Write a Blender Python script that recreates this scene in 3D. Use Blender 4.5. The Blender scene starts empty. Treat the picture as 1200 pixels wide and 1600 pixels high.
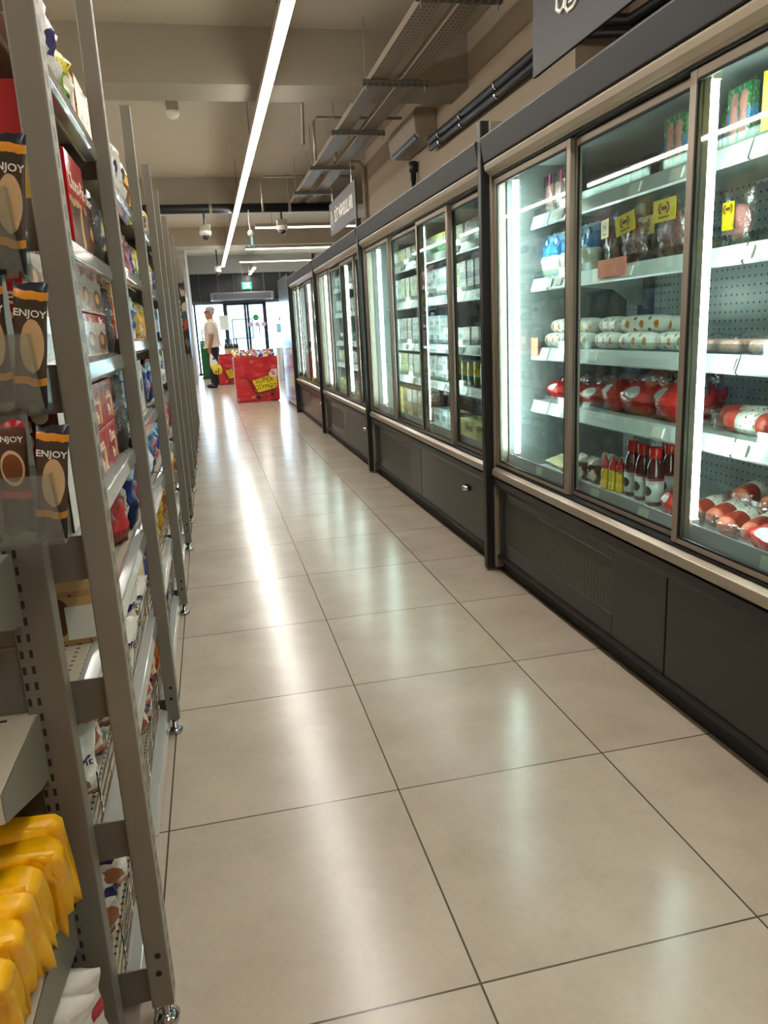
import bpy, math, random
import numpy as np
from mathutils import Matrix, Vector
random.seed(7)
PI = math.pi
SC = bpy.context.scene
COL = SC.collection

# ------------------------------------------------------------------ camera
H = 1.15277
YAW, PIT, ROL, FPX = 0.213989581, 0.239737458, -0.0504822017, 1180.61
def cam_axes():
    cy, sy, cp, sp = math.cos(YAW), math.sin(YAW), math.cos(PIT), math.sin(PIT)
    f = Vector((sy*cp, cy*cp, -sp)); r = Vector((cy, -sy, 0)); u = r.cross(f)
    c, s = math.cos(ROL), math.sin(ROL)
    return c*r + s*u, -s*r + c*u, f
r2, u2, f2 = cam_axes()
cam = bpy.data.cameras.new('camera'); co = bpy.data.objects.new('camera', cam); COL.objects.link(co)
cam.sensor_fit = 'VERTICAL'; cam.sensor_height = 24.0; cam.lens = 24.0*FPX/1600
cam.clip_start = 0.02; cam.clip_end = 300
mw = Matrix((( r2.x, u2.x, -f2.x, 0), (r2.y, u2.y, -f2.y, 0), (r2.z, u2.z, -f2.z, H), (0, 0, 0, 1)))
co.matrix_world = mw
SC.camera = co
# ------------------------------------------------------------------ world, exposure
W = bpy.data.worlds.new('daylight'); SC.world = W; W.use_nodes = True
bg = W.node_tree.nodes['Background']; bg.inputs[0].default_value = (0.80, 0.90, 1.0, 1); bg.inputs[1].default_value = 5.5
SC.view_settings.view_transform = 'Standard'; SC.view_settings.look = 'None'
SC.view_settings.gamma = 1.0; SC.view_settings.exposure = 2.05; SC.view_settings.use_curve_mapping = False
STRIP_E, TUBE_E = 11.5, 10.5

# ------------------------------------------------------------------ materials
def lin(h, a=1.0):
    h = h.lstrip('#'); o = []
    for i in (0, 2, 4):
        c = int(h[i:i+2], 16)/255.0
        o.append(c/12.92 if c <= .04045 else ((c+.055)/1.055)**2.4)
    return (o[0], o[1], o[2], a)
def nt(name):
    m = bpy.data.materials.new(name); m.use_nodes = True
    t = m.node_tree; b = t.nodes['Principled BSDF']
    return m, t, b
def N(t, kind, **kw):
    n = t.nodes.new(kind)
    for k, v in kw.items():
        if k.startswith('i_'):
            n.inputs[int(k[2:])].default_value = v
        else: setattr(n, k, v)
    return n
def mat(name, col, rough=.5, metal=0, noise=0, nscale=12, bump=0, bscale=150, emit=0, coat=0, aniso=None):
    m, t, b = nt(name); c = lin(col) if isinstance(col, str) else col
    b.inputs['Base Color'].default_value = c; b.inputs['Roughness'].default_value = rough
    b.inputs['Metallic'].default_value = metal; b.inputs['Coat Weight'].default_value = coat
    if emit:
        b.inputs['Emission Color'].default_value = c; b.inputs['Emission Strength'].default_value = emit
    if noise or bump:
        tc = N(t, 'ShaderNodeTexCoord')
    if noise:
        nz = N(t, 'ShaderNodeTexNoise'); nz.inputs['Scale'].default_value = nscale; nz.inputs['Detail'].default_value = 5
        t.links.new(tc.outputs['Object'], nz.inputs['Vector'])
        mr = N(t, 'ShaderNodeMapRange'); mr.inputs['To Min'].default_value = 1-noise; mr.inputs['To Max'].default_value = 1+noise
        t.links.new(nz.outputs[0], mr.inputs[0])
        mx = N(t, 'ShaderNodeVectorMath', operation='SCALE'); mx.inputs[0].default_value = c[:3]
        t.links.new(mr.outputs[0], mx.inputs['Scale']); t.links.new(mx.outputs[0], b.inputs['Base Color'])
    if bump:
        n2 = N(t, 'ShaderNodeTexNoise'); n2.inputs['Scale'].default_value = bscale; n2.inputs['Detail'].default_value = 3
        t.links.new(tc.outputs['Object'], n2.inputs['Vector'])
        bp = N(t, 'ShaderNodeBump'); bp.inputs['Strength'].default_value = bump; bp.inputs['Distance'].default_value = .01
        t.links.new(n2.outputs[0], bp.inputs['Height']); t.links.new(bp.outputs[0], b.inputs['Normal'])
    return m
def slotted(name, col, rough, metal, au, pu, wu, av, pv, wv, dark='#15130f', limit=None, stag=False):
    """metal sheet with a grid of punched holes: pitch/width along two object axes (metres)"""
    m, t, b = nt(name); c = lin(col)
    b.inputs['Roughness'].default_value = rough; b.inputs['Metallic'].default_value = metal
    tc = N(t, 'ShaderNodeTexCoord'); sp = N(t, 'ShaderNodeSeparateXYZ'); t.links.new(tc.outputs['Object'], sp.inputs[0])
    def band(ax, p, w, off=0):
        a = N(t, 'ShaderNodeMath', operation='ADD'); a.inputs[1].default_value = 100*p + off; t.links.new(sp.outputs[ax], a.inputs[0])
        d = N(t, 'ShaderNodeMath', operation='MODULO'); d.inputs[1].default_value = p; t.links.new(a.outputs[0], d.inputs[0])
        l = N(t, 'ShaderNodeMath', operation='LESS_THAN'); l.inputs[1].default_value = w; t.links.new(d.outputs[0], l.inputs[0])
        return l
    A = band(au, pu, wu, wu/2); B = band(av, pv, wv)
    mu = N(t, 'ShaderNodeMath', operation='MULTIPLY'); t.links.new(A.outputs[0], mu.inputs[0]); t.links.new(B.outputs[0], mu.inputs[1])
    last = mu
    if limit:
        ax, lo, hi = limit
        for op, v in (('GREATER_THAN', lo), ('LESS_THAN', hi)):
            q = N(t, 'ShaderNodeMath', operation=op); q.inputs[1].default_value = v; t.links.new(sp.outputs[ax], q.inputs[0])
            r = N(t, 'ShaderNodeMath', operation='MULTIPLY'); t.links.new(last.outputs[0], r.inputs[0]); t.links.new(q.outputs[0], r.inputs[1]); last = r
    mx = N(t, 'ShaderNodeMixRGB'); mx.inputs[1].default_value = c; mx.inputs[2].default_value = lin(dark)
    t.links.new(last.outputs[0], mx.inputs[0]); t.links.new(mx.outputs[0], b.inputs['Base Color'])
    bp = N(t, 'ShaderNodeBump', invert=True); bp.inputs['Strength'].default_value = .6; bp.inputs['Distance'].default_value = .004
    t.links.new(last.outputs[0], bp.inputs['Height']); t.links.new(bp.outputs[0], b.inputs['Normal'])
    return m
def pack(name, bands, blob=None, rough=.35, wob=.04, axis=2, crinkle=.25, cs=60, fine=None):
    """printed packaging: colour bands along one axis, an optional oval picture and small print"""
    m, t, b = nt(name); b.inputs['Roughness'].default_value = rough
    tc = N(t, 'ShaderNodeTexCoord'); sp = N(t, 'ShaderNodeSeparateXYZ'); t.links.new(tc.outputs['Generated'], sp.inputs[0])
    nz = N(t, 'ShaderNodeTexNoise'); nz.inputs['Scale'].default_value = 3.0; t.links.new(tc.outputs['Generated'], nz.inputs['Vector'])
    w = N(t, 'ShaderNodeMath', operation='MULTIPLY_ADD'); w.inputs[1].default_value = wob*2; t.links.new(nz.outputs[0], w.inputs[0]); t.links.new(sp.outputs[axis], w.inputs[2])
    s = N(t, 'ShaderNodeMath', operation='SUBTRACT'); s.inputs[1].default_value = wob; t.links.new(w.outputs[0], s.inputs[0])
    cr = N(t, 'ShaderNodeValToRGB'); cr.color_ramp.interpolation = 'CONSTANT'
    el = cr.color_ramp.elements
    el[0].position = 0; el[0].color = lin(bands[0][1]); el[1].position = bands[1][0] if len(bands) > 1 else 1.0; el[1].color = lin(bands[1][1] if len(bands) > 1 else bands[0][1])
    for p, h in bands[2:]:
        e = el.new(p); e.color = lin(h)
    t.links.new(s.outputs[0], cr.inputs[0]); last = cr.outputs[0]
    if fine:
        n3 = N(t, 'ShaderNodeTexNoise'); n3.inputs['Scale'].default_value = fine[1]; n3.inputs['Detail'].default_value = 2
        t.links.new(tc.outputs['Generated'], n3.inputs['Vector'])
        g = N(t, 'ShaderNodeMath', operation='GREATER_THAN'); g.inputs[1].default_value = fine[2]; t.links.new(n3.outputs[0], g.inputs[0])
        mx = N(t, 'ShaderNodeMixRGB'); mx.inputs[2].default_value = lin(fine[0]); t.links.new(g.outputs[0], mx.inputs[0]); t.links.new(last, mx.inputs[1]); last = mx.outputs[0]
    if blob:
        bl = blob if isinstance(blob, list) else [blob]
        for cx, cz, rx, rz, hc in bl:
            a = N(t, 'ShaderNodeMath', operation='SUBTRACT'); a.inputs[1].default_value = cx; t.links.new(sp.outputs[0], a.inputs[0])
            a2 = N(t, 'ShaderNodeMath', operation='DIVIDE'); a2.inputs[1].default_value = rx; t.links.new(a.outputs[0], a2.inputs[0])
            c_ = N(t, 'ShaderNodeMath', operation='SUBTRACT'); c_.inputs[1].default_value = cz; t.links.new(s.outputs[0], c_.inputs[0])
            c2 = N(t, 'ShaderNodeMath', operation='DIVIDE'); c2.inputs[1].default_value = rz; t.links.new(c_.outputs[0], c2.inputs[0])
            p1 = N(t, 'ShaderNodeMath', operation='MULTIPLY'); t.links.new(a2.outputs[0], p1.inputs[0]); t.links.new(a2.outputs[0], p1.inputs[1])
            p2 = N(t, 'ShaderNodeMath', operation='MULTIPLY_ADD'); t.links.new(c2.outputs[0], p2.inputs[0]); t.links.new(c2.outputs[0], p2.inputs[1]); t.links.new(p1.outputs[0], p2.inputs[2])
            l = N(t, 'ShaderNodeMath', operation='LESS_THAN'); l.inputs[1].default_value = 1.0; t.links.new(p2.outputs[0], l.inputs[0])
            mx = N(t, 'ShaderNodeMixRGB'); mx.inputs[2].default_value = lin(hc); t.links.new(l.outputs[0], mx.inputs[0]); t.links.new(last, mx.inputs[1]); last = mx.outputs[0]
    t.links.new(last, b.inputs['Base Color'])
    if crinkle:
        n2 = N(t, 'ShaderNodeTexNoise'); n2.inputs['Scale'].default_value = cs; n2.inputs['Detail'].default_value = 3
        t.links.new(tc.outputs['Object'], n2.inputs['Vector'])
        bp = N(t, 'ShaderNodeBump'); bp.inputs['Strength'].default_value = crinkle; bp.inputs['Distance'].default_value = .008
        t.links.new(n2.outputs[0], bp.inputs['Height']); t.links.new(bp.outputs[0], b.inputs['Normal'])
    return m
def film(name, tint='#ffffff', clear=.8, rough=.12, bump=.0, fres=False):
    m, t, b = nt(name); t.nodes.remove(b); out = t.nodes['Material Output']
    tr = N(t, 'ShaderNodeBsdfTransparent'); tr.inputs[0].default_value = lin(tint)
    gl = N(t, 'ShaderNodeBsdfGlossy'); gl.inputs['Roughness'].default_value = rough
    mx = N(t, 'ShaderNodeMixShader')
    if fres:
        ge = N(t, 'ShaderNodeNewGeometry'); dt = N(t, 'ShaderNodeVectorMath', operation='DOT_PRODUCT')
        t.links.new(ge.outputs['Normal'], dt.inputs[0]); t.links.new(ge.outputs['Incoming'], dt.inputs[1])
        ab = N(t, 'ShaderNodeMath', operation='ABSOLUTE'); t.links.new(dt.outputs['Value'], ab.inputs[0])
        iv = N(t, 'ShaderNodeMath', operation='SUBTRACT'); iv.inputs[0].default_value = 1.0; t.links.new(ab.outputs[0], iv.inputs[1])
        pw = N(t, 'ShaderNodeMath', operation='POWER'); pw.inputs[1].default_value = 5.0; t.links.new(iv.outputs[0], pw.inputs[0])
        fr = N(t, 'ShaderNodeMath', operation='MULTIPLY_ADD'); fr.inputs[1].default_value = .93; fr.inputs[2].default_value = .045
        t.links.new(pw.outputs[0], fr.inputs[0]); t.links.new(fr.outputs[0], mx.inputs[0])
    else: mx.inputs[0].default_value = 1-clear
    t.links.new(tr.outputs[0], mx.inputs[1]); t.links.new(gl.outputs[0], mx.inputs[2]); t.links.new(mx.outputs[0], out.inputs[0])
    if bump:
        tc = N(t, 'ShaderNodeTexCoord'); n2 = N(t, 'ShaderNodeTexNoise'); n2.inputs['Scale'].default_value = 45
        t.links.new(tc.outputs['Object'], n2.inputs['Vector'])
        bp = N(t, 'ShaderNodeBump'); bp.inputs['Strength'].default_value = bump; bp.inputs['Distance'].default_value = .02
        t.links.new(n2.outputs[0], bp.inputs['Height']); t.links.new(bp.outputs[0], gl.inputs['Normal'])
    return m

def floor_material():
    m, t, b = nt('polished stone tile')
    tc = N(t, 'ShaderNodeTexCoord'); sp = N(t, 'ShaderNodeSeparateXYZ'); t.links.new(tc.outputs['Object'], sp.inputs[0])
    def frac(ax, off, p):
        a = N(t, 'ShaderNodeMath', operation='ADD'); a.inputs[1].default_value = -off + 100*p; t.links.new(sp.outputs[ax], a.inputs[0])
        d = N(t, 'ShaderNodeMath', operation='DIVIDE'); d.inputs[1].default_value = p; t.links.new(a.outputs[0], d.inputs[0])
        f = N(t, 'ShaderNodeMath', operation='FRACT'); t.links.new(d.outputs[0], f.inputs[0])
        fl = N(t, 'ShaderNodeMath', operation='FLOOR'); t.links.new(d.outputs[0], fl.inputs[0])
        l = N(t, 'ShaderNodeMath', operation='LESS_THAN'); l.inputs[1].default_value = .0042/p; t.links.new(f.outputs[0], l.inputs[0])
        return l, fl
    gx, fx = frac(0, .365-.0021, .57); gy, fy = frac(1, 1.0625-.0021, .6112)
    g = N(t, 'ShaderNodeMath', operation='MAXIMUM'); t.links.new(gx.outputs[0], g.inputs[0]); t.links.new(gy.outputs[0], g.inputs[1])
    cb = N(t, 'ShaderNodeCombineXYZ'); t.links.new(fx.outputs[0], cb.inputs[0]); t.links.new(fy.outputs[0], cb.inputs[1])
    wn = N(t, 'ShaderNodeTexWhiteNoise'); t.links.new(cb.outputs[0], wn.inputs[0])
    n1 = N(t, 'ShaderNodeTexNoise'); n1.inputs['Scale'].default_value = 4.5; n1.inputs['Detail'].default_value = 6; n1.inputs['Roughness'].default_value = .6
    ad = N(t, 'ShaderNodeVectorMath', operation='MULTIPLY_ADD'); ad.inputs[1].default_value = (7, 7, 7)
    t.links.new(wn.outputs[1], ad.inputs[0]); t.links.new(tc.outputs['Object'], ad.inputs[2]); t.links.new(ad.outputs[0], n1.inputs['Vector'])
    cr = N(t, 'ShaderNodeMixRGB'); cr.inputs[1].default_value = lin('#a39483'); cr.inputs[2].default_value = lin('#c9bba9')
    t.links.new(n1.outputs[0], cr.inputs[0])
    n2 = N(t, 'ShaderNodeTexNoise'); n2.inputs['Scale'].default_value = 60; n2.inputs['Detail'].default_value = 4; t.links.new(tc.outputs['Object'], n2.inputs['Vector'])
    m2 = N(t, 'ShaderNodeMapRange'); m2.inputs['To Min'].default_value = .94; m2.inputs['To Max'].default_value = 1.05; t.links.new(n2.outputs[0], m2.inputs[0])
    mu = N(t, 'ShaderNodeVectorMath', operation='SCALE'); t.links.new(cr.outputs[0], mu.inputs[0]); t.links.new(m2.outputs[0], mu.inputs['Scale'])
    mx = N(t, 'ShaderNodeMixRGB'); mx.inputs[2].default_value = lin('#564a3b'); t.links.new(g.outputs[0], mx.inputs[0]); t.links.new(mu.outputs[0], mx.inputs[1])
    t.links.new(mx.outputs[0], b.inputs['Base Color'])
    m3 = N(t, 'ShaderNodeMapRange'); m3.inputs['To Min'].default_value = .19; m3.inputs['To Max'].default_value = .225; t.links.new(n1.outputs[0], m3.inputs[0])
    t.links.new(m3.outputs[0], b.inputs['Roughness'])
    bp = N(t, 'ShaderNodeBump', invert=True); bp.inputs['Strength'].default_value = .4; bp.inputs['Distance'].default_value = .002
    t.links.new(g.outputs[0], bp.inputs['Height']); t.links.new(bp.outputs[0], b.inputs['Normal'])
    return m

m_floor = floor_material()
m_ceil = mat('taupe ceiling paint', '#b3a996', .9, noise=.05, nscale=3)
m_beam = mat('taupe beam paint', '#9f9584', .9, noise=.05, nscale=3)
m_wall = mat('taupe wall paint', '#a3937d', .9, noise=.04, nscale=2)
m_bluewall = mat('pale grey wall paint', '#a4a29c', .9)
m_black = mat('black paint', '#1b1b1c', .5)
m_darkframe = mat('dark aluminium frame', '#2a2d31', .4, .3)
m_post = mat('grey powder coated steel', '#7a7265', .45, .1, bump=.04, bscale=400)
m_slotx = slotted('slotted grey steel side', '#98907f', .45, .1, 1, .044, .016, 2, .032, .018, dark='#5a5446')
m_sloty = slotted('slotted grey steel front', '#8f897b', .45, .1, 0, .018, .0065, 2, .028, .014)
m_shelf = mat('light grey shelf steel', '#b3aa94', .4, .1)
m_shelfperf = slotted('perforated shelf steel', '#b8ae97', .4, .1, 0, .02, .005, 1, .02, .006, dark='#3c3428', limit=(0, .19, .24))
m_rail = mat('clear grey price rail', '#b4b3ae', .12, .25, coat=.6)
m_chrome = mat('chrome wire', '#d8d4cc', .2, 1)
m_backp = mat('grey back panel', '#6e6a5f', .5, .1)
m_strip = mat('warm white strip light', (1.0, .965, .90, 1), .5, emit=STRIP_E)
m_strip2 = mat('soft white strip light', (1.0, .90, .78, 1), .5, emit=1.8)
m_house = mat('aluminium light housing', '#a59d8e', .4, .5)
m_tube = mat('cool white cooler tube', (.93, 1.0, .98, 1), .5, emit=TUBE_E)
m_anth = mat('anthracite cooler panel', '#12110f', .5, 0, coat=.55)
m_anth2 = mat('dark anthracite trim', '#1f1e1d', .4, .1)
m_bonnet = mat('graphite header panel', '#1c1a18', .55, 0)
m_grille = slotted('punched grille panel', '#4f4b45', .4, .1, 1, .024, .017, 2, .0115, .006, dark='#050505')
m_silver = mat('satin aluminium rail', '#aa9d8a', .3, .45)
m_dframe = mat('door frame aluminium', '#9a8e7e', .35, .35)
m_liner = mat('cooler interior steel', '#b9bfbe', .4, .1)
m_linerp = slotted('perforated cooler back', '#aeb7b8', .3, .2, 1, .03, .007, 2, .03, .007, dark='#2e3537')
m_cshelf = mat('white cooler shelf', '#c9cfcb', .35)
m_fascia = mat('white shelf fascia', '#c3c6c3', .25, coat=.4)
m_glass = film('cooler door glass', '#e3f0ec', rough=.02, fres=True)
m_winglass = film('window glass', '#eef6fa', rough=.02, fres=True)
m_toe = mat('black toe kick', '#0d0c0b', .6)
m_chromed = mat('chrome lock', '#c5c5c5', .15, 1)
m_white = mat('white paper', '#e6e2d8', .6)
m_tag = mat('price tag paper', '#d9d6cb', .6)
m_orange = mat('orange sale tag', '#ee7f62', .6)
m_ink = mat('dark ink', '#2b2520', .6)
m_textw = mat('white lettering', '#f2ede2', .6)
m_film = film('clear plastic film', clear=.80, rough=.18, bump=.6)
m_acryl = film('clear acrylic', '#e9efee', clear=.88, rough=.08)

# ------------------------------------------------------------------ mesh helpers
class MB:
    def __init__(s): s.v = []; s.f = []; s.m = []
    def add(s, vs, fs, m=0):
        o = len(s.v); s.v += [tuple(p) for p in vs]
        for f in fs: s.f.append(tuple(i+o for i in f)); s.m.append(m)
        return s
    def box(s, x0, x1, y0, y1, z0, z1, m=0, fm=None):
        vs = [(x, y, z) for x in (x0, x1) for y in (y0, y1) for z in (z0, z1)]
        fs = [(0, 1, 3, 2), (4, 6, 7, 5), (0, 4, 5, 1), (2, 3, 7, 6), (0, 2, 6, 4), (1, 5, 7, 3)]  # -x +x -y +y -z +z
        o = len(s.v); s.v += vs
        for i, f in enumerate(fs):
            s.f.append(tuple(k+o for k in f)); s.m.append((fm or {}).get(i, m))
        return s
    def prism(s, poly, axis, a0, a1, m=0):
        n = len(poly)
        def P(p, a):
            return {'x': (a, p[0], p[1]), 'y': (p[0], a, p[1]), 'z': (p[0], p[1], a)}[axis]
        vs = [P(p, a0) for p in poly] + [P(p, a1) for p in poly]
        fs = [tuple(range(n)), tuple(range(2*n-1, n-1, -1))] + [(i, i+n, (i+1) % n+n, (i+1) % n) for i in range(n)]
        return s.add(vs, fs, m)
    def tube(s, pts, r, n=8, m=0):
        P = [Vector(p) for p in pts]; rings = []
        for i, p in enumerate(P):
            d = (P[min(i+1, len(P)-1)]-P[max(i-1, 0)]).normalized()
            a = d.cross(Vector((0, 0, 1)) if abs(d.z) < .9 else Vector((1, 0, 0))).normalized(); b = d.cross(a)
            rr = r[i] if isinstance(r, (list, tuple)) else r
            rings.append([p+a*rr*math.cos(2*PI*k/n)+b*rr*math.sin(2*PI*k/n) for k in range(n)])
        vs = [q for g in rings for q in g]; fs = []
        for i in range(len(P)-1):
            for k in range(n): fs.append((i*n+k, i*n+(k+1) % n, (i+1)*n+(k+1) % n, (i+1)*n+k))
        fs.append(tuple(range(n))[::-1]); fs.append(tuple((len(P)-1)*n+k for k in range(n)))
        return s.add(vs, fs, m)
    def lathe(s, prof, n=16, c=(0, 0, 0), axis='z', m=0, ms=None):
        vs = []; fs = []
        for r, z in prof:
            for k in range(n):
                a, b = r*math.cos(2*PI*k/n), r*math.sin(2*PI*k/n)
                q = {'z': (a, b, z), 'x': (z, a, b), 'y': (a, z, b)}[axis]
                vs.append((q[0]+c[0], q[1]+c[1], q[2]+c[2]))
        o = len(s.v); s.v += vs
        for i in range(len(prof)-1):
            for k in range(n):
                s.f.append((o+i*n+k, o+i*n+(k+1) % n, o+(i+1)*n+(k+1) % n, o+(i+1)*n+k)); s.m.append(ms[i] if ms else m)
        s.f.append(tuple(o+k for k in range(n))[::-1]); s.m.append(ms[0] if ms else m)
        s.f.append(tuple(o+(len(prof)-1)*n+k for k in range(n))); s.m.append(ms[-1] if ms else m)
        return s
    def pillow(s, w, t, h, seed=0, n=12, nv=10, crimp=.06, flare=0.0, m=0, wr=.12, dz=0, c=(0, 0, 0), pinch=1.0):
        """puffed bag, front -Y, centred in x and y, base at z=0"""
        rnd = random.Random(seed); ph = [rnd.uniform(0, 6.28) for _ in range(8)]
        vs = []
        for side in (-1, 1):
            for j in range(nv+1):
                v = j/nv
                for i in range(n+1):
                    u = i/n*2-1; vv = v*2-1
                    e = max(0, 1-abs(u)**2.6)**.55 * max(0, 1-(abs(vv)/(1-crimp))**3.0)**.5 if abs(vv) < 1-crimp else 0
                    wv = 1+wr*math.sin(5*u+ph[0]+3*vv)+wr*math.sin(9*vv+ph[1]+4*u*side)+wr*.6*math.sin(15*u+11*vv+ph[2])
                    x = u*w/2*(1-.06*(1-abs(vv)**2)*pinch) + .01*w*math.sin(7*vv+ph[3])*abs(u)
                    y = side*(t/2*e*wv+.0006) + .05*t*math.sin(4*u+ph[4])*abs(vv)
                    z = v*h + .012*h*math.sin(6*u+ph[5])*(abs(vv))+.02*h*math.sin(22*u)*(abs(vv) > .98)
                    vs.append((x+c[0], y+c[1], z+c[2]))
        fs = []; L = (n+1)*(nv+1)
        for j in range(nv):
            for i in range(n):
                a = j*(n+1)+i
                fs.append((a, a+1, a+n+2, a+n+1)); fs.append((L+a, L+a+n+1, L+a+n+2, L+a+1))
        per = [i for i in range(n+1)]+[j*(n+1)+n for j in range(1, nv+1)]+[nv*(n+1)+i for i in range(n-1, -1, -1)]+[j*(n+1) for j in range(nv-1, 0, -1)]
        for q in range(len(per)):
            a, b = per[q], per[(q+1) % len(per)]; fs.append((a, a+L, b+L, b))
        return s.add(vs, fs, m)
    def build(s, name, mats, parent=None, smooth=False, bevel=0, loc=None, org=None):
        me = bpy.data.meshes.new(name)
        o = org or ((0, 0, 0))
        me.from_pydata([(a-o[0], b-o[1], c-o[2]) for a, b, c in s.v], [], s.f); me.update()
        for k in (mats if isinstance(mats, (list, tuple)) else [mats]): me.materials.append(k)
        me.polygons.foreach_set('material_index', s.m)
        if smooth: me.polygons.foreach_set('use_smooth', [True]*len(s.f))
        ob = bpy.data.objects.new(name, me); COL.objects.link(ob)
        if parent is not None: ob.parent = parent
        if loc: ob.location = loc
        if bevel:
            bv = ob.modifiers.new('edge', 'BEVEL'); bv.width = bevel; bv.segments = 2; bv.limit_method = 'ANGLE'; bv.angle_limit = .7
        return ob
def thing(name, label, cat, loc=(0, 0, 0), rz=0, group=None):
    o = bpy.data.objects.new(name, None); o.empty_display_size = .05; COL.objects.link(o)
    o.location = loc; o.rotation_euler = (0, 0, rz); tag(o, label, cat, group); return o
def tag(o, label=None, cat=None, group=None):
    if label: o['label'] = label
    if cat: o['category'] = cat
    if group: o['group'] = group
    return o
def struct(o):
    o['kind'] = 'structure'; return o
def wpart(root, name, mb, mats, **k):      # world coordinates in, part of root out
    return mb.build(name, mats, root, org=tuple(root.location), **k)
def kids(o): return [c for c in o.children]
def copy_tree(o, parent=None):
    c = o.copy(); COL.objects.link(c); c.parent = parent
    for ch in list(o.children): copy_tree(ch, c)
    return c
USED = set()
def place(proto, loc, rz=0, label=None, group=None, scale=None, rx=0, ry=0):
    if proto.name not in USED:
        USED.add(proto.name); o = proto
    else:
        o = copy_tree(proto)
    o.location = loc; o.rotation_euler = (rx, ry, rz)
    o.scale = scale or (1, 1, 1)
    if label: o['label'] = label
    if group: o['group'] = group
    elif 'group' in o: del o['group']
    return o
TXT = {}
def text(s, size, material, parent, loc, rot=(PI/2, 0, 0), name='lettering', bold=0.0, sx=1.0, depth=.0008, label=None):
    key = (s, round(size, 5), material.name, bold, sx)
    if key not in TXT:
        cu = bpy.data.curves.new('t', 'FONT'); cu.body = s; cu.size = size; cu.align_x = 'CENTER'; cu.align_y = 'CENTER'
        cu.offset = bold*size; cu.extrude = depth; cu.resolution_u = 3
        ob = bpy.data.objects.new('t', cu); COL.objects.link(ob)
        bpy.context.view_layer.update()
        me = bpy.data.meshes.new_from_object(ob.evaluated_get(bpy.context.evaluated_depsgraph_get()))
        bpy.data.objects.remove(ob)
        if sx != 1:
            for v in me.vertices: v.co.x *= sx
        me.materials.clear(); me.materials.append(material); TXT[key] = me
    o = bpy.data.objects.new(name, TXT[key]); COL.objects.link(o); o.parent = parent
    o.location = loc; o.rotation_euler = rot
    return o
ORD = ['first', 'second', 'third', 'fourth', 'fifth', 'sixth', 'seventh', 'eighth', 'ninth', 'tenth', 'eleventh', 'twelfth', 'thirteenth', 'fourteenth', 'fifteenth', 'sixteenth', 'seventeenth', 'eighteenth', 'nineteenth', 'twentieth', 'twenty-first', 'twenty-second', 'twenty-third', 'twenty-fourth']

# ================================================================== structure
CEIL = 3.42; SOF = 3.02; WX = 2.3
struct(MB().box(-6, 7, -3, 24.2, -.1, 0).build('floor', m_floor))
struct(MB().box(-6, 7, -3, 24.2, CEIL, CEIL+.1).build('ceiling', m_ceil))
struct(MB().box(-6.1, -6, -3, 24.2, 0, CEIL).build('wall_left', m_wall))
struct(MB().box(-6, 7, -3.1, -3, 0, CEIL).build('wall_back', m_wall))
w = MB().box(WX, WX+.15, 4.75, 10.65, 0, CEIL).box(WX+.35, WX+.5, 3.4, 4.75, 0, CEIL).box(WX+.0, WX+.5, 4.6, 4.75, 0, CEIL).box(WX, WX+.5, -3, 3.4, 0, CEIL)
w.box(WX+.15, 7, 10.5, 10.65, 0, CEIL)
struct(w.build('wall_right', m_wall))
struct(MB().box(7, 7.1, 10.5, 24.2, 0, CEIL).build('wall_far_right', m_bluewall))
struct(MB().box(-.75, -.3, 19.5, 24.0, 0, CEIL).box(-6, -.75, 23.8, 24.0, 0, CEIL).build('wall_entrance_left', m_bluewall))
b = MB().box(-6, WX, 6.5, 6.95, SOF, CEIL).box(-6, 7, 12.25, 12.8, SOF, CEIL).box(-6, 7, 17.6, 18.4, SOF+.02, CEIL)
struct(b.build('trim_1', m_beam))                                   # ceiling beams
struct(MB().box(WX-.02, WX+.5, 3.4, 4.75, 3.0, CEIL).box(-6, WX, 1.0, 1.4, SOF, CEIL).build('trim_2', m_beam))
# bulkhead and dark glazing over the entrance
struct(MB().box(-.3, 7, 23.75, 23.95, 2.92, CEIL).build('wall_front', m_bluewall))
dk = MB().box(-.3, 7, 23.9, 23.94, 2.12, 2.92)
struct(dk.build('trim_3', mat('dark upper glazing', '#23262b', .25)))
fr = MB()
for x in (-.05, .5, .95, 1.45, 1.85, 2.35, 3.2): fr.box(x-.012, x+.012, 23.84, 23.9, 2.12, 2.92)
fr.box(-.3, 7, 23.82, 23.9, 2.05, 2.14)
struct(fr.build('trim_4', mat('grey mullion', '#5d6064', .4, .3)))
# entrance doors
wn = MB()
for x in (-.25, .61, 1.83, 2.62, 3.6): wn.box(x-.03, x+.03, 23.82, 23.9, 0, 2.06)
wn.box(-.3, 7, 23.82, 23.9, 0, .06)
wf = struct(wn.build('window_1', m_darkframe))
MB().box(-.3, 7, 23.855, 23.863, .06, 2.06).build('window_pane', m_winglass, wf)
dr = MB()
for x in (.66, 1.22, 1.30, 1.78): dr.box(x-.035, x+.035, 23.74, 23.80, 0.02, 2.04)
dr.box(.62, 1.82, 23.74, 23.80, 2.0, 2.06).box(.62, 1.82, 23.74, 23.80, .02, .1)
d1 = struct(dr.build('door_1', m_darkframe))
MB().box(.66, 1.78, 23.765, 23.773, .1, 2.0).build('door_pane', m_winglass, d1)
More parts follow.
